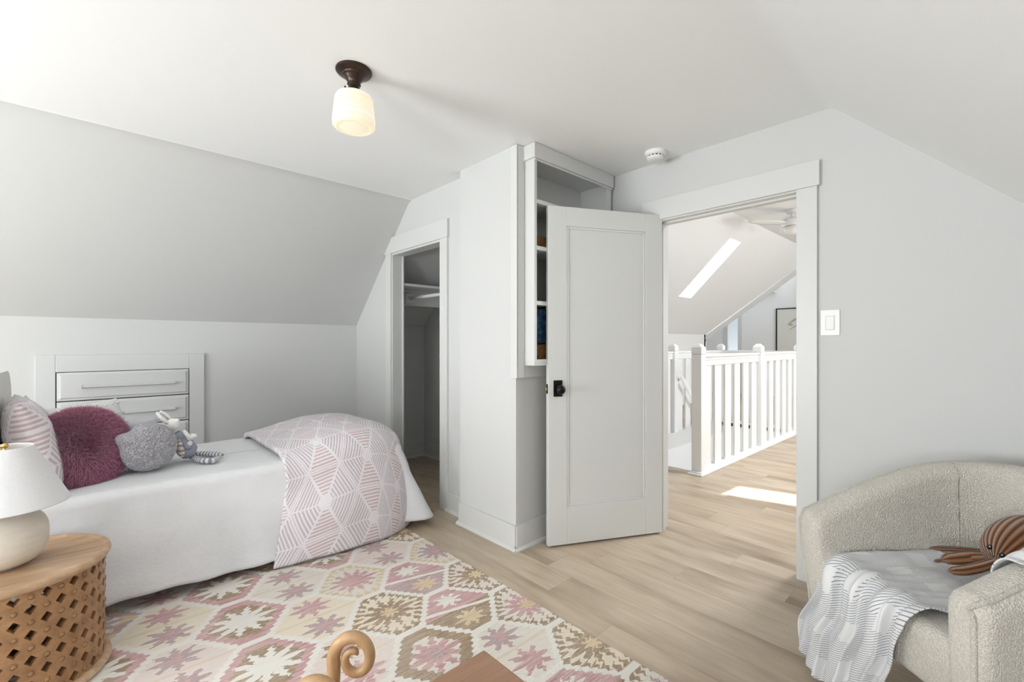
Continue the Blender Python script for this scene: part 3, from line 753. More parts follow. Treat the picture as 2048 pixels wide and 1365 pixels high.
# handrail bracket on the stairwell wall
hr = empty('stair_handrail', (5.8, 2.9, .7), 'sloping white wall handrail on a chrome bracket seen through the rear balusters', 'handrail')
MB().tube([(5.70, 2.86, .785), (6.3, 2.86, .22)], .026, 14).build('rail', M['railpaint'], hr)
MB().tube([(5.75, 2.86, .735), (5.74, 2.905, .72), (5.74, 2.915, .72)], .009, 10).lathe([(.026, 0), (.024, .006), (0, .008)], (5.74, 2.915, .72), 20, ax=((1, 0, 0), (0, 0, 1), (0, -1, 0))).build('bracket', M['chrome'], hr)

# ---- hall ceiling fan
fan = empty('ceiling_fan', (6.95, 1.89, 2.75), 'white ceiling fan in the hall, cut off by the right door jamb', 'ceiling fan')
fx_, fy_ = 7.15, 1.97
def hub(): return (fx_, fy_, 0)
MB().lathe([(0, ZH), (.075, ZH), (.07, ZH-.04), (.02, ZH-.06), (.02, ZH-.12), (0, ZH-.12)], hub(), 32).build('canopy', M['plastic'], fan, sharp=45)
MB().lathe([(0, ZH-.11), (.09, ZH-.12), (.13, ZH-.15), (.13, ZH-.20), (.11, ZH-.23), (0, ZH-.23)], hub(), 36).build('motor', M['plastic'], fan, sharp=45)
MB().lathe([(0, ZH-.225), (.10, ZH-.235), (.11, ZH-.26), (.09, ZH-.31), (.05, ZH-.33), (0, ZH-.335)], hub(), 36).build('light_globe', M['plastic'], fan, sharp=45)
for k in range(3):
    a = 2.55+k*2*PI/3; d_ = np.array((math.cos(a), math.sin(a), 0)); t_ = np.array((-d_[1], d_[0], .12))
    P = []
    for i in range(14):
        u = i/13; r = .10+u*.56; wd = .045+.035*math.sin(PI*min(1, u*1.1)) if i < 13 else .02
        c = np.array((fx_, fy_, ZH-.19))+d_*r; P.append([c-t_*wd, c-t_*wd*.4, c+t_*wd*.4, c+t_*wd])
    MB().grid(P).build('blade', M['plastic'], fan, solid=.008)

# ---- hall picture
pf = empty('framed_picture', (XF, 2.9, 1.0), 'black framed abstract picture on the far hall wall', 'picture')
py1, py0, pz0, pz1 = 3.455, 2.55, .90, 1.995
mb = MB()
for a, b, c, d in ((py0, py0+.022, pz0, pz1), (py1-.022, py1, pz0, pz1), (py0, py1, pz0, pz0+.022), (py0, py1, pz1-.022, pz1)): mb.box(XF-.03, XF, a, b, c, d)
mb.build('picture_frame', M['black'], pf, smooth=False)
MB().box(XF-.012, XF-.004, py0+.01, py1-.01, pz0+.01, pz1-.01).build('canvas', M['art'], pf, smooth=False)
mb = MB()
for (a, b, c, d, r) in ((3.22, 1.62, 2.95, 1.80, .018), (3.20, 1.50, 2.9, 1.66, .012), (3.05, 1.70, 2.8, 1.95, .015)): mb.tube([(XF-.013, a, b), (XF-.013, (a+c)/2, (b+d)/2+.02), (XF-.013, c, d)], [r*.3, r, r*.4], 8)
mb.build('brush_strokes', M['artgrey'], pf)
mb = MB().ell((XF-.013, 3.16, 1.62), (.002, .045, .020)); mb.build('gold_leaf', M['artgold'], pf)

# ================================================================== SOFT THINGS AND FURNITURE
FW = np.array((math.cos(A), math.sin(A), 0)); RT = np.array((math.sin(A), -math.cos(A), 0)); CAM = np.array((0, 0, CAMH))
def ray(px, py): return FW*910+RT*(px-1024)+np.array((0, 0, 688.-py))
def at_z(px, py, z): v = ray(px, py); return CAM+v*(z-CAMH)/v[2]
def at_y(px, py, y): v = ray(px, py); return CAM+v*y/v[1]
def sm(t): t = min(1, max(0, t)); return t*t*(3-2*t)
def sn(x, y, z, s=1.0): return noise.noise(Vector((x*s, y*s, z*s)))

# ---- rug
mb = MB(); nx, ny = 60, 60; rx0, rx1, ry0, ry1 = -.95, 1.505, .30, 2.95
P = np.zeros((nx, ny, 3))
for i in range(nx):
    for j in range(ny):
        x = rx0+(rx1-rx0)*i/(nx-1); y = ry0+(ry1-ry0)*j/(ny-1)
        if i in (0, nx-1): x += .004*sn(y, 0, 1, 6)
        P[i, j] = (x, y, .007+.0012*sn(x, y, 0, 3))
Q = P.copy(); Q[..., 2] = .001
mb.grid(P); mb.grid(Q, flip=True)
B = nx*ny
def side(a, b): mb.f.append((a, b, b+B, a+B))
for i in range(nx-1): side((i+1)*ny, i*ny); side(i*ny+ny-1, (i+1)*ny+ny-1)
for j in range(ny-1): side(j, j+1); side((nx-1)*ny+j+1, (nx-1)*ny+j)
mb.build('kilim_rug', M['rug'], None, org=(0, 0, .001), smooth=False, label='flat woven patterned rug in cream, brown and pink beside the bed', cat='rug')

# ---- bed
BX0, BX1, BY0, BY1, BZ = -.30, 1.53, 2.70, 3.66, .53
bed = empty('bed', (.6, 3.18, 0), 'single bed with black legs and off-white headboard along the low wall', 'bed')
MB().box(BX0, BX1-.02, BY0+.02, BY1-.02, .30, BZ-.02).build('mattress', M['mattress'], bed, bevel=.05)
MB().box(BX0, BX1-.04, BY0+.04, BY1-.04, .16, .298).build('bed_base', M['dark'], bed, smooth=False, bevel=.01)
for x in (-.15, .62, 1.40):
    for y in (BY0+.07, BY1-.10):
        MB().box(x-.02, x+.02, y-.02, y+.02, .009, .16).build('leg', M['black'], bed, smooth=False)
# upholstered headboard with a rounded top corner
mb = MB(); hp = [(BY0-.01, .1), (BY1+.01, .1)]
R1 = .16; zt = 1.035
for a in np.linspace(0, PI/2, 10): hp.append((BY1+.01-R1+R1*math.cos(a), zt-R1+R1*math.sin(a)))
for a in np.linspace(PI/2, PI, 10): hp.append((BY0-.01+R1+R1*math.cos(a), zt-R1+R1*math.sin(a)))
mb.prism(hp, BX0-.10, BX0-.005, 'x'); mb.build('headboard', M['headboard'], bed, bevel=.025)

def drape(name, xs, xe, y0, y1, zt, zb, mat, rad=.05, crad=.10, flare=.06, wr=.010, bulge=0.0, edge=None, xshift=0.0, seed=0, hem=0.0, thick=.006, cflare=0, foot_flare=None, **k):
    """cloth over a bed: U-shaped outline from the back edge round the foot to the front edge"""
    path = []; n1, n2, n3 = 44, 12, 26
    xf = xe-crad
    for i in range(n1): path.append((xs+(xf-xs)*i/n1, y1, 0, 1))
    for i in range(n2): a = PI/2*(1-i/n2); path.append((xf+crad*math.cos(a), y1-crad+crad*math.sin(a), math.cos(a), math.sin(a)))
    for i in range(n3): path.append((xe, y1-crad-(y1-y0-2*crad)*i/n3, 1, 0))
    for i in range(n2): a = -PI/2*i/n2; path.append((xf+crad*math.cos(a), y0+crad+crad*math.sin(a), math.cos(a), math.sin(a)))
    for i in range(n1+1): path.append((xf-(xf-xs)*i/n1, y0, 0, -1))
    yc = (y0+y1)/2; hw = (y1-y0)/2
    rows = []; U = []
    NT, NR, NS = 14, 6, 26
    for (px, py, nx_, ny_) in path:
        cx_ = min(px, xe-hw*.9); r_, u_ = [], []
        th = edge(px) if edge else 0
        for j in range(NT):
            s = j/(NT-1); s2 = s
            ox, oy = px-nx_*rad, py-ny_*rad
            x = cx_+(ox-cx_)*s2; y = yc+(oy-yc)*s2
            z = zt+th+bulge*(1-s2**2.4)*(1 if not edge else sm((x-xs)/.3))
            z += .006*sn(x, y, seed, 4)+.003*sn(x, y, seed+3, 11)
            r_.append((x, y, z)); u_.append((x, y))
        for j in range(1, NR+1):
            a = PI/2*j/NR; ox = px-nx_*rad+nx_*(rad+th*.5)*math.sin(a); oy = py-ny_*rad+ny_*(rad+th*.5)*math.sin(a); z = zt+th-rad*(1-math.cos(a))+.006*sn(ox, oy, seed, 4)*(1-j/NR)
            r_.append((ox, oy, z)); u_.append((px+nx_*rad*(a-1), py+ny_*rad*(a-1)))
        for j in range(1, NS+1):
            s = j/NS; z0_ = zt+th-rad; zb_ = zb+hem*sn(px, py, seed+9, 2.2)
            z = z0_+(zb_-z0_)*s; drop = z0_-z
            q = math.atan2(ny_, nx_)
            arc = px*1.0-q*.35+py*.6
            fla = flare if nx_ < .5 or foot_flare is None else foot_flare
            cc = cflare*abs(nx_*ny_)*2*(1 if ny_ < 0 else .3)
            off = th*.5+(fla+cc)*s**1.15 + wr*s*(math.sin(arc*13+seed)+.6*math.sin(arc*29+2*seed))+.012*sn(px*1.0, z*2, py+seed, 3.2)*min(1, s*3)
            belly = .045*math.sin(PI*min(1, s*1.0))*(1 if edge else 0)*sm((px-xs+.05)/.25)
            off += belly
            x = px+nx_*off - xshift*drop*(1-sm((px-xs)/.5)); y = py+ny_*off
            r_.append((x, y, z)); u_.append((px+nx_*(rad*.57+drop), py+ny_*(rad*.57+drop)))
        rows.append(r_); U.append(u_)
    mb = MB(); mb.grid(rows, U)
    mb.grid([[rows[0][0]]]) if False else None
    return mb.build(name, mat, None, sharp=0, solid=thick, **k)
drape('white_coverlet', BX0, BX1+.02, BY0, BY1, BZ+.006, .055, M['coverlet'], rad=.045, crad=.08, flare=.075, wr=.013, seed=1, hem=.035, cflare=.11, foot_flare=.085, label='plain white linen coverlet hanging down the side of the bed', cat='bedspread')
drape('patterned_duvet', .80, BX1+.035, BY0-.012, BY1+.01, BZ+.036, .020, M['duvet'], rad=.17, crad=.30, flare=.085, wr=.007, bulge=.015, edge=lambda x: .014+.072*sm((x-.79)/.42), xshift=.22, seed=4, hem=.012, thick=.030, label='pink and white web-patterned duvet folded over the foot of the bed', cat='duvet')

# ---- cushions
def pillow(name, c, right, up, w, h, t, mat, label=None, cat='cushion', n=40, puff=.5, dimple=0, sag=0, nseed=0, parent=None, corner=.06, uvr=1.0, rough_=.006):
    r = nrm(right); u = nrm(np.array(up, float)-r*np.dot(up, r)); nn = np.cross(r, u); c = np.array(c, float)
    mb = MB()
    for sgn in (1, -1):
        P = np.zeros((n, n, 3)); U = np.zeros((n, n, 2))
        for i in range(n):
            for j in range(n):
                a = -math.cos(PI*i/(n-1)); b = -math.cos(PI*j/(n-1))
                x = a*w/2*(1-corner*(1-b*b)); y = b*h/2*(1-corner*(1-a*a))
                th = t/2*((1-abs(a)**2.6)*(1-abs(b)**2.6))**puff
                rr = math.hypot(a, b); th -= dimple*math.exp(-rr*rr*5)
                p = c+r*x+u*(y-sag*(1-a*a)*(b > 0)*b)+nn*sgn*th
                e = min(1, th/.03)
                p = p+nn*e*(rough_*1.6*sn(*(p*3), 4)+rough_*.8*sn(*(p*9+nseed), 1.0)) if parent is None or True else p
                P[i, j] = p; U[i, j] = (x*uvr-.04, y*uvr-.09)
        mb.grid(P, U, flip=(sgn < 0))
    k = {} if parent is not None else dict(label=label, cat=cat)
    return mb.build(name, mat, parent, sharp=0, **k)
# pink sham leaning on the headboard
pillow('patterned_pillow', (-.185, 3.075, .735), (.10, -1, 0), (-.25, 0, 1), .58, .44, .18, M['sham'], label='pink and white web-patterned pillow leaning on the headboard behind the lamp', cat='pillow')
pillow('patterned_pillow', (-.235, 3.40, .72), (.05, 1, 0), (-.12, 0, 1), .46, .40, .12, M['sham'], label='second pink patterned pillow standing behind the first against the headboard', cat='pillow')
# white tufted pillow
tp = empty('tufted_pillow', (.05, 3.35, BZ), 'white pillow with small tufts behind the plum fur cushion', 'pillow')
tc = np.array((.02, 3.30, .712)); tr = nrm((.62, .78, 0)); tu = nrm((-.30, .10, .95))
tu = nrm(tu-tr*np.dot(tu, tr)); tn = np.cross(tr, tu)
pillow('pillow_body', tc, tr, tu, .46, .36, .15, M['white_pillow'], parent=tp)
mb = MB()
for i in range(8):
    for j in range(6):
        a, b = -1+2*(i+.5)/8, -1+2*(j+.5)/6
        for s in (1, -1):
            th = .075*((1-abs(a)**2.6)*(1-abs(b)**2.6))**.5
            p = tc+tr*a*.225+tu*b*.175+tn*s*(th-.002)
            mb.ell(p+rng.normal(0, .003, 3), (.010, .010, .008), seg=8, rings=5)
for i in range(22):
    a = -1+2*i/21; mb.ell(tc+tr*a*.225+tu*.168*(1-.05*(1-a*a)), (.009, .009, .009), seg=8, rings=5)
mb.build('tufts', M['white_pillow'], tp, kind='stuff')

# plum fur cushion
fc = empty('fur_cushion', (-.02, 2.97, BZ), 'round plum-coloured fur cushion with a dimpled centre', 'cushion')
f_n = nrm((.50, -.82, .30)); f_r = nrm(np.cross((0, 0, 1), f_n)); f_u = np.cross(f_n, f_r); f_c = np.array((-.012, 3.00, .705))
def fpt(a, b):          # a angle, b 0..1 centre to rim to back (0..2)
    ph = PI*b/2; R = .170; r = R*math.sin(ph)**.8 if ph < PI else 0; z = .062*math.copysign(abs(math.cos(ph))**.8, math.cos(ph))
    if z > 0: z -= .060*math.exp(-(r/.055)**2)
    r *= 1+.03*math.sin(3*a)
    return f_c+f_r*r*math.cos(a)+f_u*r*math.sin(a)*1.04+f_n*z
P = [[fpt(2*PI*i/40, 2*j/24) for j in range(25)] for i in range(40)]
MB().grid(P, wrapu=True).build('cushion_body', M['fur'], fc, sharp=0)
NF = 34000
V = np.zeros((NF*5, 3)); F_ = []
k = 0
for q in range(NF):
    a = random.random()*2*PI; b = math.acos(1-2*random.random()*.78)/(PI/2)
    p = fpt(a, b); e = 1e-3; pa = fpt(a+e, b)-p; pb = fpt(a, b+e)-p; nn = np.cross(pb, pa); 
    L_ = np.linalg.norm(nn)
    if L_ < 1e-12: continue
    nn = nn/L_
    if np.dot(nn, p-f_c-f_n*(-.02)) < 0: nn = -nn
    rad_ = nrm(p-f_c+1e-6)
    swirl = nrm(pb) if np.linalg.norm(pb) > 1e-9 else rad_
    d_ = nrm(nn*.9+swirl*.55+np.array((0, 0, -.25))+rng.normal(0, .22, 3))
    w_ = nrm(np.cross(d_, rng.normal(0, 1, 3)))*.0010; L = .026+.018*random.random()
    m_ = p+d_*L*.55; t_ = p+d_*L+np.array((0, 0, -.005))+swirl*.005
    V[k*5:k*5+5] = (p-w_, p+w_, m_+w_*.8, m_-w_*.8, t_); F_.append((k*5, k*5+1, k*5+2, k*5+3)); F_.append((k*5+3, k*5+2, k*5+4)); k += 1
link('fur', V[:k*5], F_, M['fur'], fc, smooth=False, kind='stuff')

# grey boucle cushion with two pointed corners
gc = empty('boucle_cushion', (.2, 2.98, BZ), 'small pale grey boucle cushion beside the plum fur cushion', 'cushion')
g_n = nrm((.30, -.95, .12)); g_r = nrm(np.cross((0, 0, 1), g_n)); g_u = np.cross(g_n, g_r); g_c = np.array((.232, 3.005, .664))
def gpt(a, b, thick=.085):
    ph = PI*b/2; r = .118
    for a0, w0, amp in ((math.radians(152), .24, .26), (math.radians(108), .15, .10)):
        dlt = (a-a0+PI) % (2*PI)-PI; r *= 1+amp*math.exp(-(dlt/w0)**2)
    r *= (1+.03*math.sin(2*a+1)); r *= math.sin(ph)**.62 if 0 < ph < PI else 0
    z = thick*math.copysign(abs(math.cos(ph))**.9, math.cos(ph))
    p = g_c+g_r*r*math.cos(a)+g_u*r*math.sin(a)*1.05+g_n*z
    vv = noise.cell_vector(Vector(p)*1) if False else 0
    bump = .004*sn(*p, 70)+.003*sn(*p, 130)
    # two soft creases on the front
    if z > 0:
        lx, ly = r*math.cos(a), r*math.sin(a)
        bump -= .008*math.exp(-((ly+.045-lx*.55)/.010)**2)*math.exp(-(lx/.07)**2)
    return p+g_n*bump*(1 if z > 0 else -1)+(p-g_c)*bump*2
P = [[gpt(2*PI*i/150, 2*j/90) for j in range(91)] for i in range(150)]
MB().grid(P, wrapu=True).build('cushion_body', M['grey_boucle'], gc, sharp=0)
pillow('cushion', (.215, 3.15, .668), (.80, .60, .0), (-.25, .1, 1), .20, .25, .09, M['grey_back'], label='plain lilac-grey cushion with a pointed corner behind the boucle cushion', cat='cushion')

# ---- bunny doll
def bp(px, py, y): return at_y(px, py, y)
bn = empty('bunny_doll', (.44, 3.12, BZ), 'white knitted bunny doll in grey striped clothes sitting on the bed', 'toy')
yb = 3.10
hipc = bp(378, 906, yb); neck = bp(352, 866, yb-.01)
mb = MB(); mb.tube([hipc+(0, 0, -.022), hipc+(neck-hipc)*.12, hipc+(neck-hipc)*.4, hipc+(neck-hipc)*.75, neck], [.030, .049, .046, .034, .020], 28, uvscale=.3)
mb.build('romper', M['romper'], bn, sharp=0)
mb = MB(); cc = bp(361, 897, yb-.035)
mb.ell(cc, (.020, .022, .052), ax=(nrm((.75, .66, 0)), nrm((-.66, .75, 0)), nrm((-.12, 0, 1))), uvs=(.06, .1)); mb.build('bib', M['belly'], bn, sharp=0)
hc = bp(345, 850, yb-.01)
mb = MB(); ax_ = (nrm((.8, -.1, .55)), nrm((0.1, 1, 0)), nrm((-.55, 0, .8))); mb.ell(hc, (.036, .030, .034), ax=ax_); mb.ell(bp(352, 843, yb-.02), (.017, .017, .015), ax=ax_); mb.ell(bp(345, 862, yb), (.022, .022, .024))
mb.build('head', M['bunny'], bn, sharp=0)
for (q0, q1, q2, yy) in (((336, 848), (322, 836), (314, 826), yb-.02), ((342, 840), (330, 829), (321, 824), yb+.015)):
    mb = MB(); mb.tube([bp(*q0, yy), bp((q0[0]+q1[0])/2, (q0[1]+q1[1])/2, yy), bp(*q1, yy), bp(*q2, yy), bp(q2[0]-2, q2[1]-.5, yy)], [.013, .017, .017, .012, .004], 14, flat=.6); mb.build('ear', M['bunny'], bn, sharp=0)
mb = MB(); mb.tube([bp(377, 893, yb-.055), bp(380, 885, yb-.055), bp(380, 877, yb-.055)], [.010, .014, .013], 14); mb.tube([bp(380, 880, yb-.055), bp(374, 870, yb-.055), bp(369, 863, yb-.055), bp(368, 861, yb-.055)], [.013, .011, .009, .004], 12); mb.tube([bp(380, 878, yb-.055), bp(386, 872, yb-.055), bp(392, 872, yb-.055), bp(394, 872, yb-.055)], [.011, .013, .010, .004], 12)
mb.build('arm', M['bunny'], bn, sharp=0)
mb = MB(); mb.tube([bp(366, 880, yb-.03), bp(376, 894, yb-.052), bp(381, 897, yb-.055)], [.018, .018, .012], 14, uvscale=.15); mb.build('sleeve', M['romper'], bn, sharp=0)
z_ = BZ+.030
for pts in (((383, 916), (405, 922), (425, 922), (440, 913)), ((388, 908), (410, 908), (430, 909), (447, 910))):
    mb = MB(); Q = [at_z(x, y, z_) for x, y in pts]; mb.tube([Q[0], Q[0]*.5+Q[1]*.5, Q[1], Q[1]*.5+Q[2]*.5, Q[2], Q[2]*.4+Q[3]*.6, Q[3]], [.012, .017, .018, .019, .019, .014, .004], 14, flat=.8, uvscale=.05); mb.build('leg', M['legstripe'], bn, sharp=0)

# ---- carved drum side table
TX, TY, TR, TH = -.190, 2.358, .258, .432
dt = empty('drum_side_table', (TX, TY, .008), 'round carved wooden drum side table with diamond cut-outs under the lamp', 'side table')
z0 = .009
MB().lathe([(0, TH-.028), (TR-.018, TH-.030), (TR-.006, TH-.026), (TR, TH-.014), (TR-.003, TH-.004), (TR-.010, TH), (TR-.017, TH-.002), (TR-.021, TH-.007), (TR-.024, TH-.009), (0, TH-.009)], (TX, TY, 0), 96).build('table_top', M['mango'], dt, sharp=50)
rb_ = TR-.018
NC, rowsN = 40, 9; zb0, zb1 = z0+.026, TH-.026; ch = (zb1-zb0)/rowsN; mb = MB()
def cyl(a, z, r=rb_): return (TX+r*math.cos(a), TY+r*math.sin(a), z)
for i in range(NC):
    for j in range(rowsN):
        a0 = 2*PI*i/NC; a1 = 2*PI*(i+1)/NC; am = (a0+a1)/2; za = zb0+ch*j; zb_ = za+ch; zm = (za+zb_)/2
        C4 = [cyl(a0, za), cyl(a1, za), cyl(a1, zb_), cyl(a0, zb_)]
        if (i+j) % 2 == 0:
            hwA = (a1-a0)*.42; hh = ch*.44
            D4 = [cyl(am, zm-hh), cyl(am+hwA, zm+.002), cyl(am, zm+hh), cyl(am-hwA, zm-.002)]
            # corner k lies between diamond verts: C0(bl) D0,D3 ; C1(br) D0,D1 ; C2(tr) D1,D2 ; C3(tl) D2,D3
            mb.add(C4+D4, [(0, 4, 7), (0, 1, 4), (1, 5, 4), (1, 2, 5), (2, 6, 5), (2, 3, 6), (3, 7, 6), (3, 0, 7)])
        else:
            mb.add(C4, [(0, 1, 2, 3)])
w_o = mb.build('lattice_wall', M['carved'], dt, smooth=True, sharp=0)
bm_ = w_o.modifiers.new('solid', 'SOLIDIFY'); bm_.thickness = .022; bm_.offset = -1
import bmesh
bm = bmesh.new(); bm.from_mesh(w_o.data); bmesh.ops.remove_doubles(bm, verts=bm.verts, dist=1e-4); bmesh.ops.recalc_face_normals(bm, faces=bm.faces)
# make sure the normals look outward so the thickness grows inward
bm.faces.ensure_lookup_table(); f0 = bm.faces[0]; cm = f0.calc_center_median()
if f0.normal.x*cm.x+f0.normal.y*cm.y < 0: bmesh.ops.reverse_faces(bm, faces=bm.faces)
bm.to_mesh(w_o.data); bm.free()
w_o.data.polygons.foreach_set('use_smooth', [False]*len(w_o.data.polygons))
mb = MB()
for i in range(NC):
    for j in range(rowsN):
        if (i+j) % 2: 
            am = 2*PI*(i+.5)/NC; zm = zb0+ch*(j+.5); n_ = np.array((math.cos(am), math.sin(am), 0)); t_ = np.array((-n_[1], n_[0], 0))
            c = np.array(cyl(am, zm, rb_-.002))
            mb.lathe([(.0098, 0), (.0098, .0028), (.0085, .0034), (.0082, .0016), (.0072, .0014), (.0068, .0034), (.005, .0046), (0, .005)], c, 12, ax=(t_, np.array((0, 0, 1.)), n_), caps=False)
mb.build('carved_bosses', M['carved'], dt, sharp=50, kind='stuff')
MB().lathe([(rb_-.03, z0), (rb_+.014, z0), (rb_+.020, z0+.010), (rb_+.014, z0+.024), (rb_+.002, z0+.028), (rb_-.03, z0+.028)], (TX, TY, 0), 96, caps=False).build('base_ring', M['mango'], dt, sharp=50)

# ---- table lamp
tl = empty('table_lamp', (TX-.022, TY+.005, TH-.008), 'table lamp with white tapered shade and pebble-shaped clay base', 'lamp')
lx, ly = TX-.022, TY+.005; zb_ = TH-.0085
P_ = []
for a in np.linspace(-PI/2, PI/2, 30):
    c_, s_ = math.cos(a), math.sin(a); P_.append((.111*math.copysign(abs(c_)**.62, c_), zb_+.098+.096*math.copysign(abs(s_)**.85, s_)))
P_[0] = (.05, zb_+.001); P_.insert(0, (0, zb_+.001)); P_[-1] = (0, P_[-1][1])
MB().lathe(P_, (lx, ly, 0), 56, caps=False).build('lamp_base', M['clay'], tl, sharp=60)
MB().lathe([(0, zb_+.19), (.012, zb_+.19), (.012, zb_+.25), (.008, zb_+.26), (.004, zb_+.405), (0, zb_+.405)], (lx, ly, 0), 16).build('lamp_stem', M['brass'], tl, sharp=40)
sb, st_ = .635, .840; r0_, r1_ = .166, .070
so = MB().lathe([(r0_, sb), (r0_-.002, sb+.003), (r1_+.001, st_-.003), (r1_, st_)], (lx, ly, 0), 80, caps=False).build('lamp_shade', M['shade'], tl, sharp=0, solid=.003)
mb = MB()
for a in (0.3, 0.3+2*PI/3, .3+4*PI/3): mb.tube([(lx, ly, st_-.012), (lx+r1_*math.cos(a), ly+r1_*math.sin(a), st_-.010)], .0015, 6)
mb.build('shade_spider', M['brass'], tl)
MB().lathe([(0, st_-.015), (.006, st_-.015), (.004, st_-.006)]+[(.0105*math.cos(a), st_+.004+.0095*math.sin(a)) for a in np.linspace(-1.2, PI/2, 12)], (lx, ly, 0), 24).build('finial', M['brass'], tl, sharp=60)

# ---- small walnut table (corner in view)
wt = empty('low_walnut_table', (.44, .60, .008), 'small low brown wooden table, only its corner at the bottom edge', 'table')
wx0, wx1, wy0, wy1, wz = .20, .692, .36, .840, .47
MB().box(wx0, wx1, wy0, wy1, wz-.022, wz).build('table_top', M['walnut'], wt, bevel=.004)
MB().box(wx0+.03, wx1-.03, wy0+.03, wy1-.03, wz-.07, wz-.022).build('apron', M['walnut'], wt, smooth=False)
for x in (wx0+.04, wx1-.04):
    for y in (wy0+.04, wy1-.04): MB().lathe([(.012, .009), (.020, wz-.05), (0, wz-.05)], (x, y, 0), 20).build('leg', M['walnut'], wt, sharp=40)

# ---- pale wooden stool with curled scroll arms
ss = empty('scroll_arm_stool', (.44, 1.16, .008), 'pale wooden stool with two curled scroll arms at the bottom edge', 'stool')
def scroll(topc, sc):
    """volute in the plane spanned by image-right and up, stem down the left"""
    c = np.array(topc, float); up = np.array((0, 0, 1.)); pts = []; rad = []
    N_ = 60
    # stem
    for i in range(14):
        t = i/14; pts.append(c+RT*(-.072-.006*math.sin(PI*t))*sc+up*(-.40+.34*t)*sc); rad.append((.026-.003*t)*sc)
    for i in range(N_):
        t = i/(N_-1); th = math.radians(196)-t*math.radians(196+318); r = (.072*(1-t)**.9+.016)*sc
        pts.append(c+RT*math.cos(th)*r*.86+up*(math.sin(th)*r+(-.030+.0)*sc)); rad.append((.023-.012*t)*sc*(1.0 if t < .93 else max(.25, 1-(t-.93)*9)))
    return pts, rad
for (px_, py_, zz) in ((709, 1300, .362), (637, 1394, .362)):
    c = at_z(px_, py_, zz); pts, rad = scroll(c, .78)
    MB().tube(pts, rad, 16, up=FW, flat=1.0).build('scroll_arm', M['ash'], ss, sharp=0)
ca, cb = at_z(709, 1300, .362), at_z(637, 1394, .362)
mid = (ca+cb)/2; mid = mid+RT*.03
dirn = nrm(ca-cb); L_ = np.linalg.norm((ca-cb)[:2])/2
mb = MB(); mb.obox((mid[0], mid[1], .185), FW, RT, (0, 0, 1), L_+.02, .12, .014); mb.build('seat', M['ash'], ss, bevel=.008)
for sA in (-1, 1):
    for sB in (-1, 1):
        p = mid+FW*sA*(L_-.01)+RT*sB*.09; MB().lathe([(.011, .009), (.016, .172), (0, .172)], (p[0], p[1], 0), 16).build('leg', M['ash'], ss, sharp=40)

# ================================================================== ARMCHAIR
AF = nrm((-.76, .65, 0)); AS = nrm((.65, .76, 0)); AO = np.array((2.045-.0117, .055-.0137, 0.))
def LC(xf, ys, z): return AO+AF*xf+AS*ys+np.array((0, 0, z))
arm = empty('barrel_armchair', tuple(AO), 'cream fleece barrel armchair by the wall right of the doorway', 'armchair')
HW, XFR, XBK, TK = .333, .33, -.40, .105
def upath(off):          # centreline of the shell, off = distance outward from it
    a = HW-TK/2+off; b = abs(XBK)-TK/2+off; xs_ = -.02; pts = []
    n1, n2 = 22, 40
    for i in range(n1): pts.append((XFR-(XFR-xs_)*i/n1, -a))
    for i in range(n2+1):
        t = PI*i/n2; q = 2/2.5
        cs, sn_ = math.cos(t), math.sin(t)
        pts.append((xs_-(b+xs_)*abs(sn_)**q, -a*math.copysign(abs(cs)**q, cs)))
    for i in range(1, n1+1): pts.append((xs_+(XFR-xs_)*i/n1, a))
    return pts
pc = upath(0); npth = len(pc)
rows = []; capn = 5
pc_np = np.array(pc); tan_ = np.gradient(pc_np, axis=0); tan_ /= np.linalg.norm(tan_, axis=1)[:, None]; nor_ = np.stack([tan_[:, 1], -tan_[:, 0]], 1)
# outward check
if nor_[0][1] > 0: nor_ = -nor_
def rimh(xf): return .590+.182*math.sin(PI/2*min(1, max(0, (XFR-xf)/.66)))
def section(p, nv, tk, h, zb=.20):
    out = []; ht = tk/2; tr_ = min(.045, ht)
    def taper(z): return 1-.07*(1-sm((z-zb)/(.34)))
    for z in np.linspace(zb, h-tr_, 9): out.append((p[0]+nv[0]*ht, p[1]+nv[1]*ht, z))
    for a in np.linspace(0, PI/2, 6)[1:]: out.append((p[0]+nv[0]*(ht-tr_+tr_*math.cos(a)), p[1]+nv[1]*(ht-tr_+tr_*math.cos(a)), h-tr_+tr_*math.sin(a)))
    for a in np.linspace(PI/2, PI, 6)[1:]: out.append((p[0]-nv[0]*(ht-tr_-tr_*math.cos(a)), p[1]-nv[1]*(ht-tr_-tr_*math.cos(a)), h-tr_+tr_*math.sin(a)))
    for z in np.linspace(h-tr_, zb, 9)[1:]: out.append((p[0]-nv[0]*ht, p[1]-nv[1]*ht, z))
    res = []
    for x, y, z in out:
        k_ = taper(z); res.append(LC((x+.03)*k_-.03, y*k_, z))
    return res
secs = []
R_c = .035
def cap(p, nv, sign):
    out = []
    for i in range(capn+1):
        a = PI/2*i/capn; e = R_c*math.sin(a); tk = TK-2*R_c*(1-math.cos(a)); hh = rimh(XFR)-R_c*1.2*(1-math.cos(a))-.0
        out.append(((p[0]+e, p[1]), nv, tk, hh))
    return out
for (p, nv, tk, hh) in reversed(cap(pc[0], nor_[0], 1)): secs.append(section(p, nv, tk, hh))
for i in range(1, npth-1): secs.append(section(pc[i], nor_[i], TK, rimh(pc[i][0])))
for (p, nv, tk, hh) in cap(pc[-1], nor_[-1], 1): secs.append(section(p, nv, tk, hh))
mb = MB(); mb.grid(secs); ns = len(secs[0]); nsec = len(secs)
mb.f.append(tuple(range(ns))); mb.f.append(tuple((nsec-1)*ns+k for k in range(ns-1, -1, -1)))
for i in range(nsec-1): mb.f.append((i*ns+ns-1, (i+1)*ns+ns-1, (i+1)*ns, i*ns))
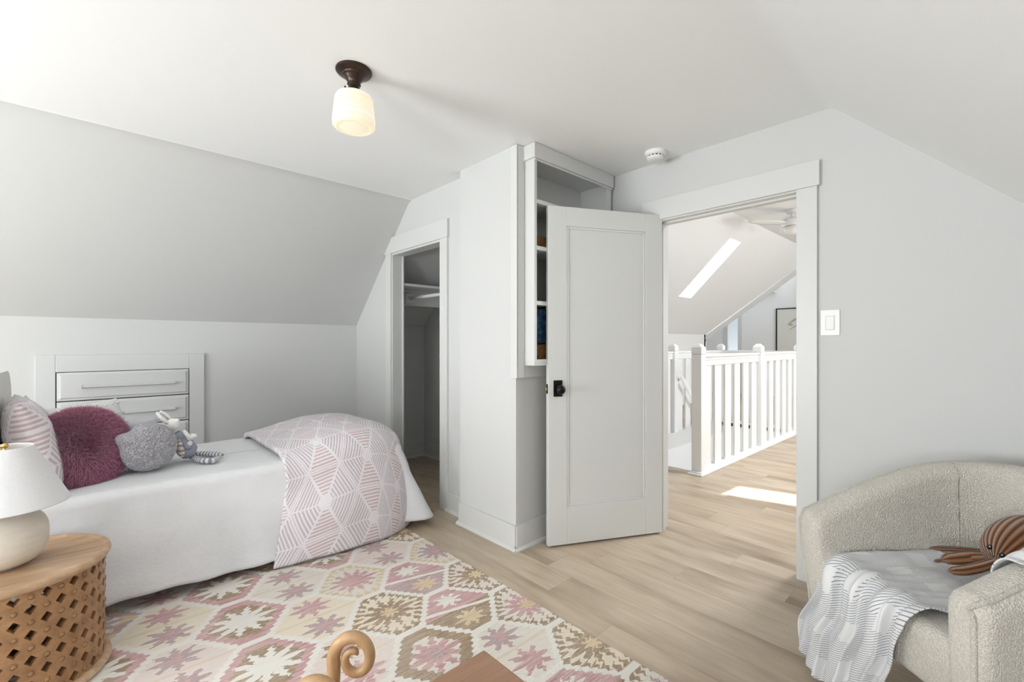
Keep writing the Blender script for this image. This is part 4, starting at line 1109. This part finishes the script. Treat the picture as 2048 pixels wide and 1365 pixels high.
mb.build('shell', M['sherpa'], arm, sharp=0)
# piping along the outer top edge and down both arm fronts
pts = []
def outer_pt(i, dz=0):
    s = np.array(secs[i]); return s
for i in range(ns): pass
iu = 11            # index on the outer top rounding
pp = [np.array(secs[0+1][j]) for j in range(0, iu)]+[np.array(secs[i][iu]) for i in range(1, nsec-1)]+[np.array(secs[nsec-2][j]) for j in range(iu-1, -1, -1)]
MB().tube(pp, .0065, 10).build('piping', M['piping'], arm, sharp=0)
# inner back seams
for ys_ in (.19, -.19):
    best = min(range(nsec), key=lambda i: abs(np.dot(np.array(secs[i][0])-AO, AS)-ys_*1.55) + (0 if np.dot(np.array(secs[i][0])-AO, AF) < -.1 else 5))
    MB().tube([np.array(q) for q in secs[best][13:26]], .0022, 8).build('back_seam', M['piping'], arm, sharp=0)
# seat
mb = MB(); n = 30; P = []
sx0, sx1, shw, sz0, sz1 = -.30, .318, .232, .240, .415
bx = MB()
def seatpt(u, v, w):
    return LC(sx0+(sx1-sx0)*u, -shw+2*shw*v, sz0+(sz1-sz0)*w)
vs_ = [seatpt(u, v, w) for w in (0, 1) for v in (0, 1) for u in (0, 1)]
bx.add(vs_, [(0, 2, 3, 1), (4, 5, 7, 6), (0, 1, 5, 4), (2, 6, 7, 3), (0, 4, 6, 2), (1, 3, 7, 5)])
so_ = bx.build('seat', M['sherpa'], arm, bevel=.035); so_.modifiers['bevel'].segments = 5
bx = MB(); vs_ = [LC(x, y, z) for z in (.215, .245) for y in (-.20, .20) for x in (-.27, .22)]
bx.add(vs_, [(0, 2, 3, 1), (4, 5, 7, 6), (0, 1, 5, 4), (2, 6, 7, 3), (0, 4, 6, 2), (1, 3, 7, 5)]); bx.build('seat_base', M['sherpa'], arm, smooth=False)
for xf in (-.27, .22):
    for ys_ in (-.19, .19):
        q = LC(xf, ys_, 0); MB().lathe([(.012, .0), (.022, .205), (0, .205)], q, 18).build('leg', M['walnut'], arm, sharp=40)

# ---- throw blanket over the seat and down the front
def cr_interp(A_, n):                # Catmull-Rom resample along axis 0
    m = len(A_); out = []
    for i in range(n):
        t = i/(n-1)*(m-1); k = min(int(t), m-2); f_ = t-k
        p0, p1, p2, p3 = A_[max(k-1, 0)], A_[k], A_[k+1], A_[min(k+2, m-1)]
        out.append(.5*((2*p1)+(-p0+p2)*f_+(2*p0-5*p1+4*p2-p3)*f_**2+(-p0+3*p1-3*p2+p3)*f_**3))
    return np.array(out)
def prof_s(s_):                      # path over the seat and down its front: (forward, height, normal)
    a, R = .440, .045
    if s_ < a: return -.12+s_*(XFR-.01-R+.12)/a, .424, (0, 1)
    t = (s_-a)/(R*PI/2)
    if t < 1: th = t*PI/2; return XFR-.01-R+R*math.sin(th), .424-R+R*math.cos(th), (math.sin(th), math.cos(th))
    q = s_-a-R*PI/2
    return XFR-.01+q*.10, .424-R-q*.995, (1, .05)
def lin(s_, pts):
    for (a, b), (c, d) in zip(pts, pts[1:]):
        if s_ <= c: return b+(d-b)*sm((s_-a)/(c-a))
    return pts[-1][1]
NV, NU = 190, 130
G = np.zeros((NV, NU, 3)); UVb = np.zeros((NV, NU, 2))
for i in range(NV):
    for j in range(NU):
        u = j/(NU-1); smax = .835+.03*math.sin(u*5)-.03*math.exp(-((u-.02)/.12)**2)+.02*sn(u*4, 0, 0, 1.5)
        s_ = smax*i/(NV-1)
        yf = lin(s_, ((0, .215), (.36, .212), (.55, .228), (.72, .292), (.86, .290)))+.004*math.sin(s_*17)
        yn = lin(s_, ((0, -.20), (.22, -.205), (.43, -.125), (.60, -.085), (.75, -.045), (.86, -.03)))+.006*math.sin(s_*14+1)*sm((s_-.3)/.1)
        ys_ = yf+(yn-yf)*u
        xf, z, nv_ = prof_s(s_)
        hang = sm((s_-.36)/.16)
        ph = u*3.4+.9*(.5-s_)+.13*math.sin(s_*6+u*2)
        w1 = abs(math.sin(PI*ph)); d_ = (.010+.026*hang)*(w1**.8)
        d_ += (.003+.004*hang)*math.sin(2*PI*(u*8.3+.8*math.sin(s_*6+1)))*(.4+.6*w1)
        d_ += .010*max(0, sn(u*2.4+3, s_*6, 4, 1.3))
        d_ += .020*sm((.16-u)/.16)*(1-hang)*(1 if s_ > .05 else s_/.05)          # rides up against the far arm
        e = .006+d_
        sway = .012*math.sin(2*PI*(ph+.25))*hang
        G[i, j] = LC(xf+nv_[0]*e, ys_+sway, z+nv_[1]*e)
        UVb[i, j] = (u*.56+.10*s_+.03*math.sin(s_*8), s_*1.05+.02*math.sin(u*9))
mb = MB(); mb.grid(G, UVb)
# the tail of the same throw lying over the near arm
q0 = [at_z(x, y, .62) for x, y in ((1962, 1142), (2000, 1128), (2060, 1120), (2130, 1122))]
top = []
ii = [k for k in range(nsec) if np.dot(np.array(secs[k][13])-AO, AS) < 0]
ii = ii[12:24]
for k in ii:
    row = [np.array(secs[k][j])+np.array((0, 0, .008))-(0 if 9 < j < 16 else 0) for j in range(11, 20)]
    pcen = np.mean(np.array(secs[k])[[0, -1]], axis=0); pcen[2] = row[0][2]-.05
    top.append([r+nrm(r-pcen)*.006 for r in row])
top = np.array(top); ntp = cr_interp(top, 60); ntp = np.transpose(cr_interp(np.transpose(ntp, (1, 0, 2)), 40), (1, 0, 2))
U2 = np.array([[(j/39*.22+.31, i/59*.30) for j in range(40)] for i in range(60)])
for i in range(60):
    for j in range(40): ntp[i, j, 2] += .004*math.sin(i*.45+j*.1)+.003
mb.grid(ntp, U2)
mb.build('striped_throw', M['blanket'], None, sharp=0, solid=.004, label='white throw blanket with thin grey dashes draped over the armchair', cat='blanket')

# ---- white cushion at the back of the chair
cpos = LC(-.235, -.115, .585)
pillow('white_cushion', cpos, nrm(AS*.85+np.array((0, 0, .35))), nrm(np.array((0, 0, 1.))-AF*.30-AS*.3), .30, .28, .09, M['white_pillow'], label='white cushion in the armchair behind the brown octopus toy', cat='cushion')

# ---- corduroy octopus
oc = empty('octopus_toy', tuple(LC(-.02, -.07, .46)), 'brown corduroy octopus toy lying on the throw in the armchair', 'toy')
ob = at_z(2040, 1098, .566); 
face = nrm((CAM-ob)*np.array((1, 1, .0))+np.array((0, 0, .10))+RT*(-.55)*1.0)
long_ = nrm(RT*.90+np.array((0, 0, .26))+FW*.25)
o3 = nrm(long_-0); o1 = nrm(np.cross(o3, face)); o2 = np.cross(o3, o1)
mb = MB(); mb.ell(ob+o3*.02, (.084, .084, .132), ax=(o1, o2, o3), seg=44, rings=26, uvs=(26, 1)); mb.build('head', M['cord'], oc, sharp=0)
def surf(px, py):       # nearest point on the head ellipsoid along a sight line
    v = nrm(ray(px, py)); o_ = CAM-(ob+o3*.02); Rm = np.array((o1, o2, o3)); S_ = 1/np.array((.084, .084, .132))
    a_ = (Rm@v)*S_; b_ = (Rm@o_)*S_; A2, B2, C2 = a_@a_, 2*a_@b_, b_@b_-1; D2 = B2*B2-4*A2*C2
    t = (-B2-math.sqrt(max(D2, 0)))/(2*A2); return CAM+v*t
for px, py in ((1979.5, 1095), (2004.5, 1112)):
    p = surf(px, py); nn = nrm(p-ob); MB().ell(p, (.0075, .0075, .0075), seg=16, rings=10).build('eye', M['eye'], oc)
    MB().ell(p+nrm(CAM-p)*.0072+np.array((0, 0, .002)), (.0016, .0016, .0016), seg=8, rings=6).build('eye_glint', M['eyeglint'], oc)  # highlight on the eye modelled as a small white bead facing the camera
mb = MB(); mb.tube([surf(x, y)+nrm(CAM-surf(x, y))*.001 for x, y in ((1980, 1106), (1981, 1111), (1985, 1114), (1990, 1113))], .0011, 6); mb.build('smile', M['eye'], oc)
def tent(pts, r):
    Q = cr_interp(np.array([at_z(x, y, z) for x, y, z in pts]), 22)
    rad = [r*(.55+.45*math.sin(PI*min(1, i/21*1.02))**.7)*(1 if i > 3 else .3+.23*i) for i in range(22)]
    MB().tube(list(Q), rad, 20, flat=.72, uvscale=7).build('tentacle', M['cord'], oc, sharp=0)
tent(((1858, 1097, .505), (1900, 1098, .51), (1950, 1102, .515), (1990, 1106, .53)), .012)
tent(((1884, 1120, .50), (1912, 1118, .505), (1945, 1116, .515), (1985, 1116, .535)), .026)
tent(((1896, 1143, .50), (1925, 1142, .505), (1960, 1135, .52), (1995, 1122, .54)), .019)
tent(((1868, 1124, .492), (1882, 1122, .495), (1905, 1124, .50), (1970, 1120, .52)), .008)
tent(((2080, 1150, .50), (2060, 1140, .51), (2050, 1125, .53), (2040, 1110, .54)), .020)
tent(((2130, 1120, .50), (2100, 1115, .52), (2070, 1105, .54), (2050, 1100, .55)), .020)
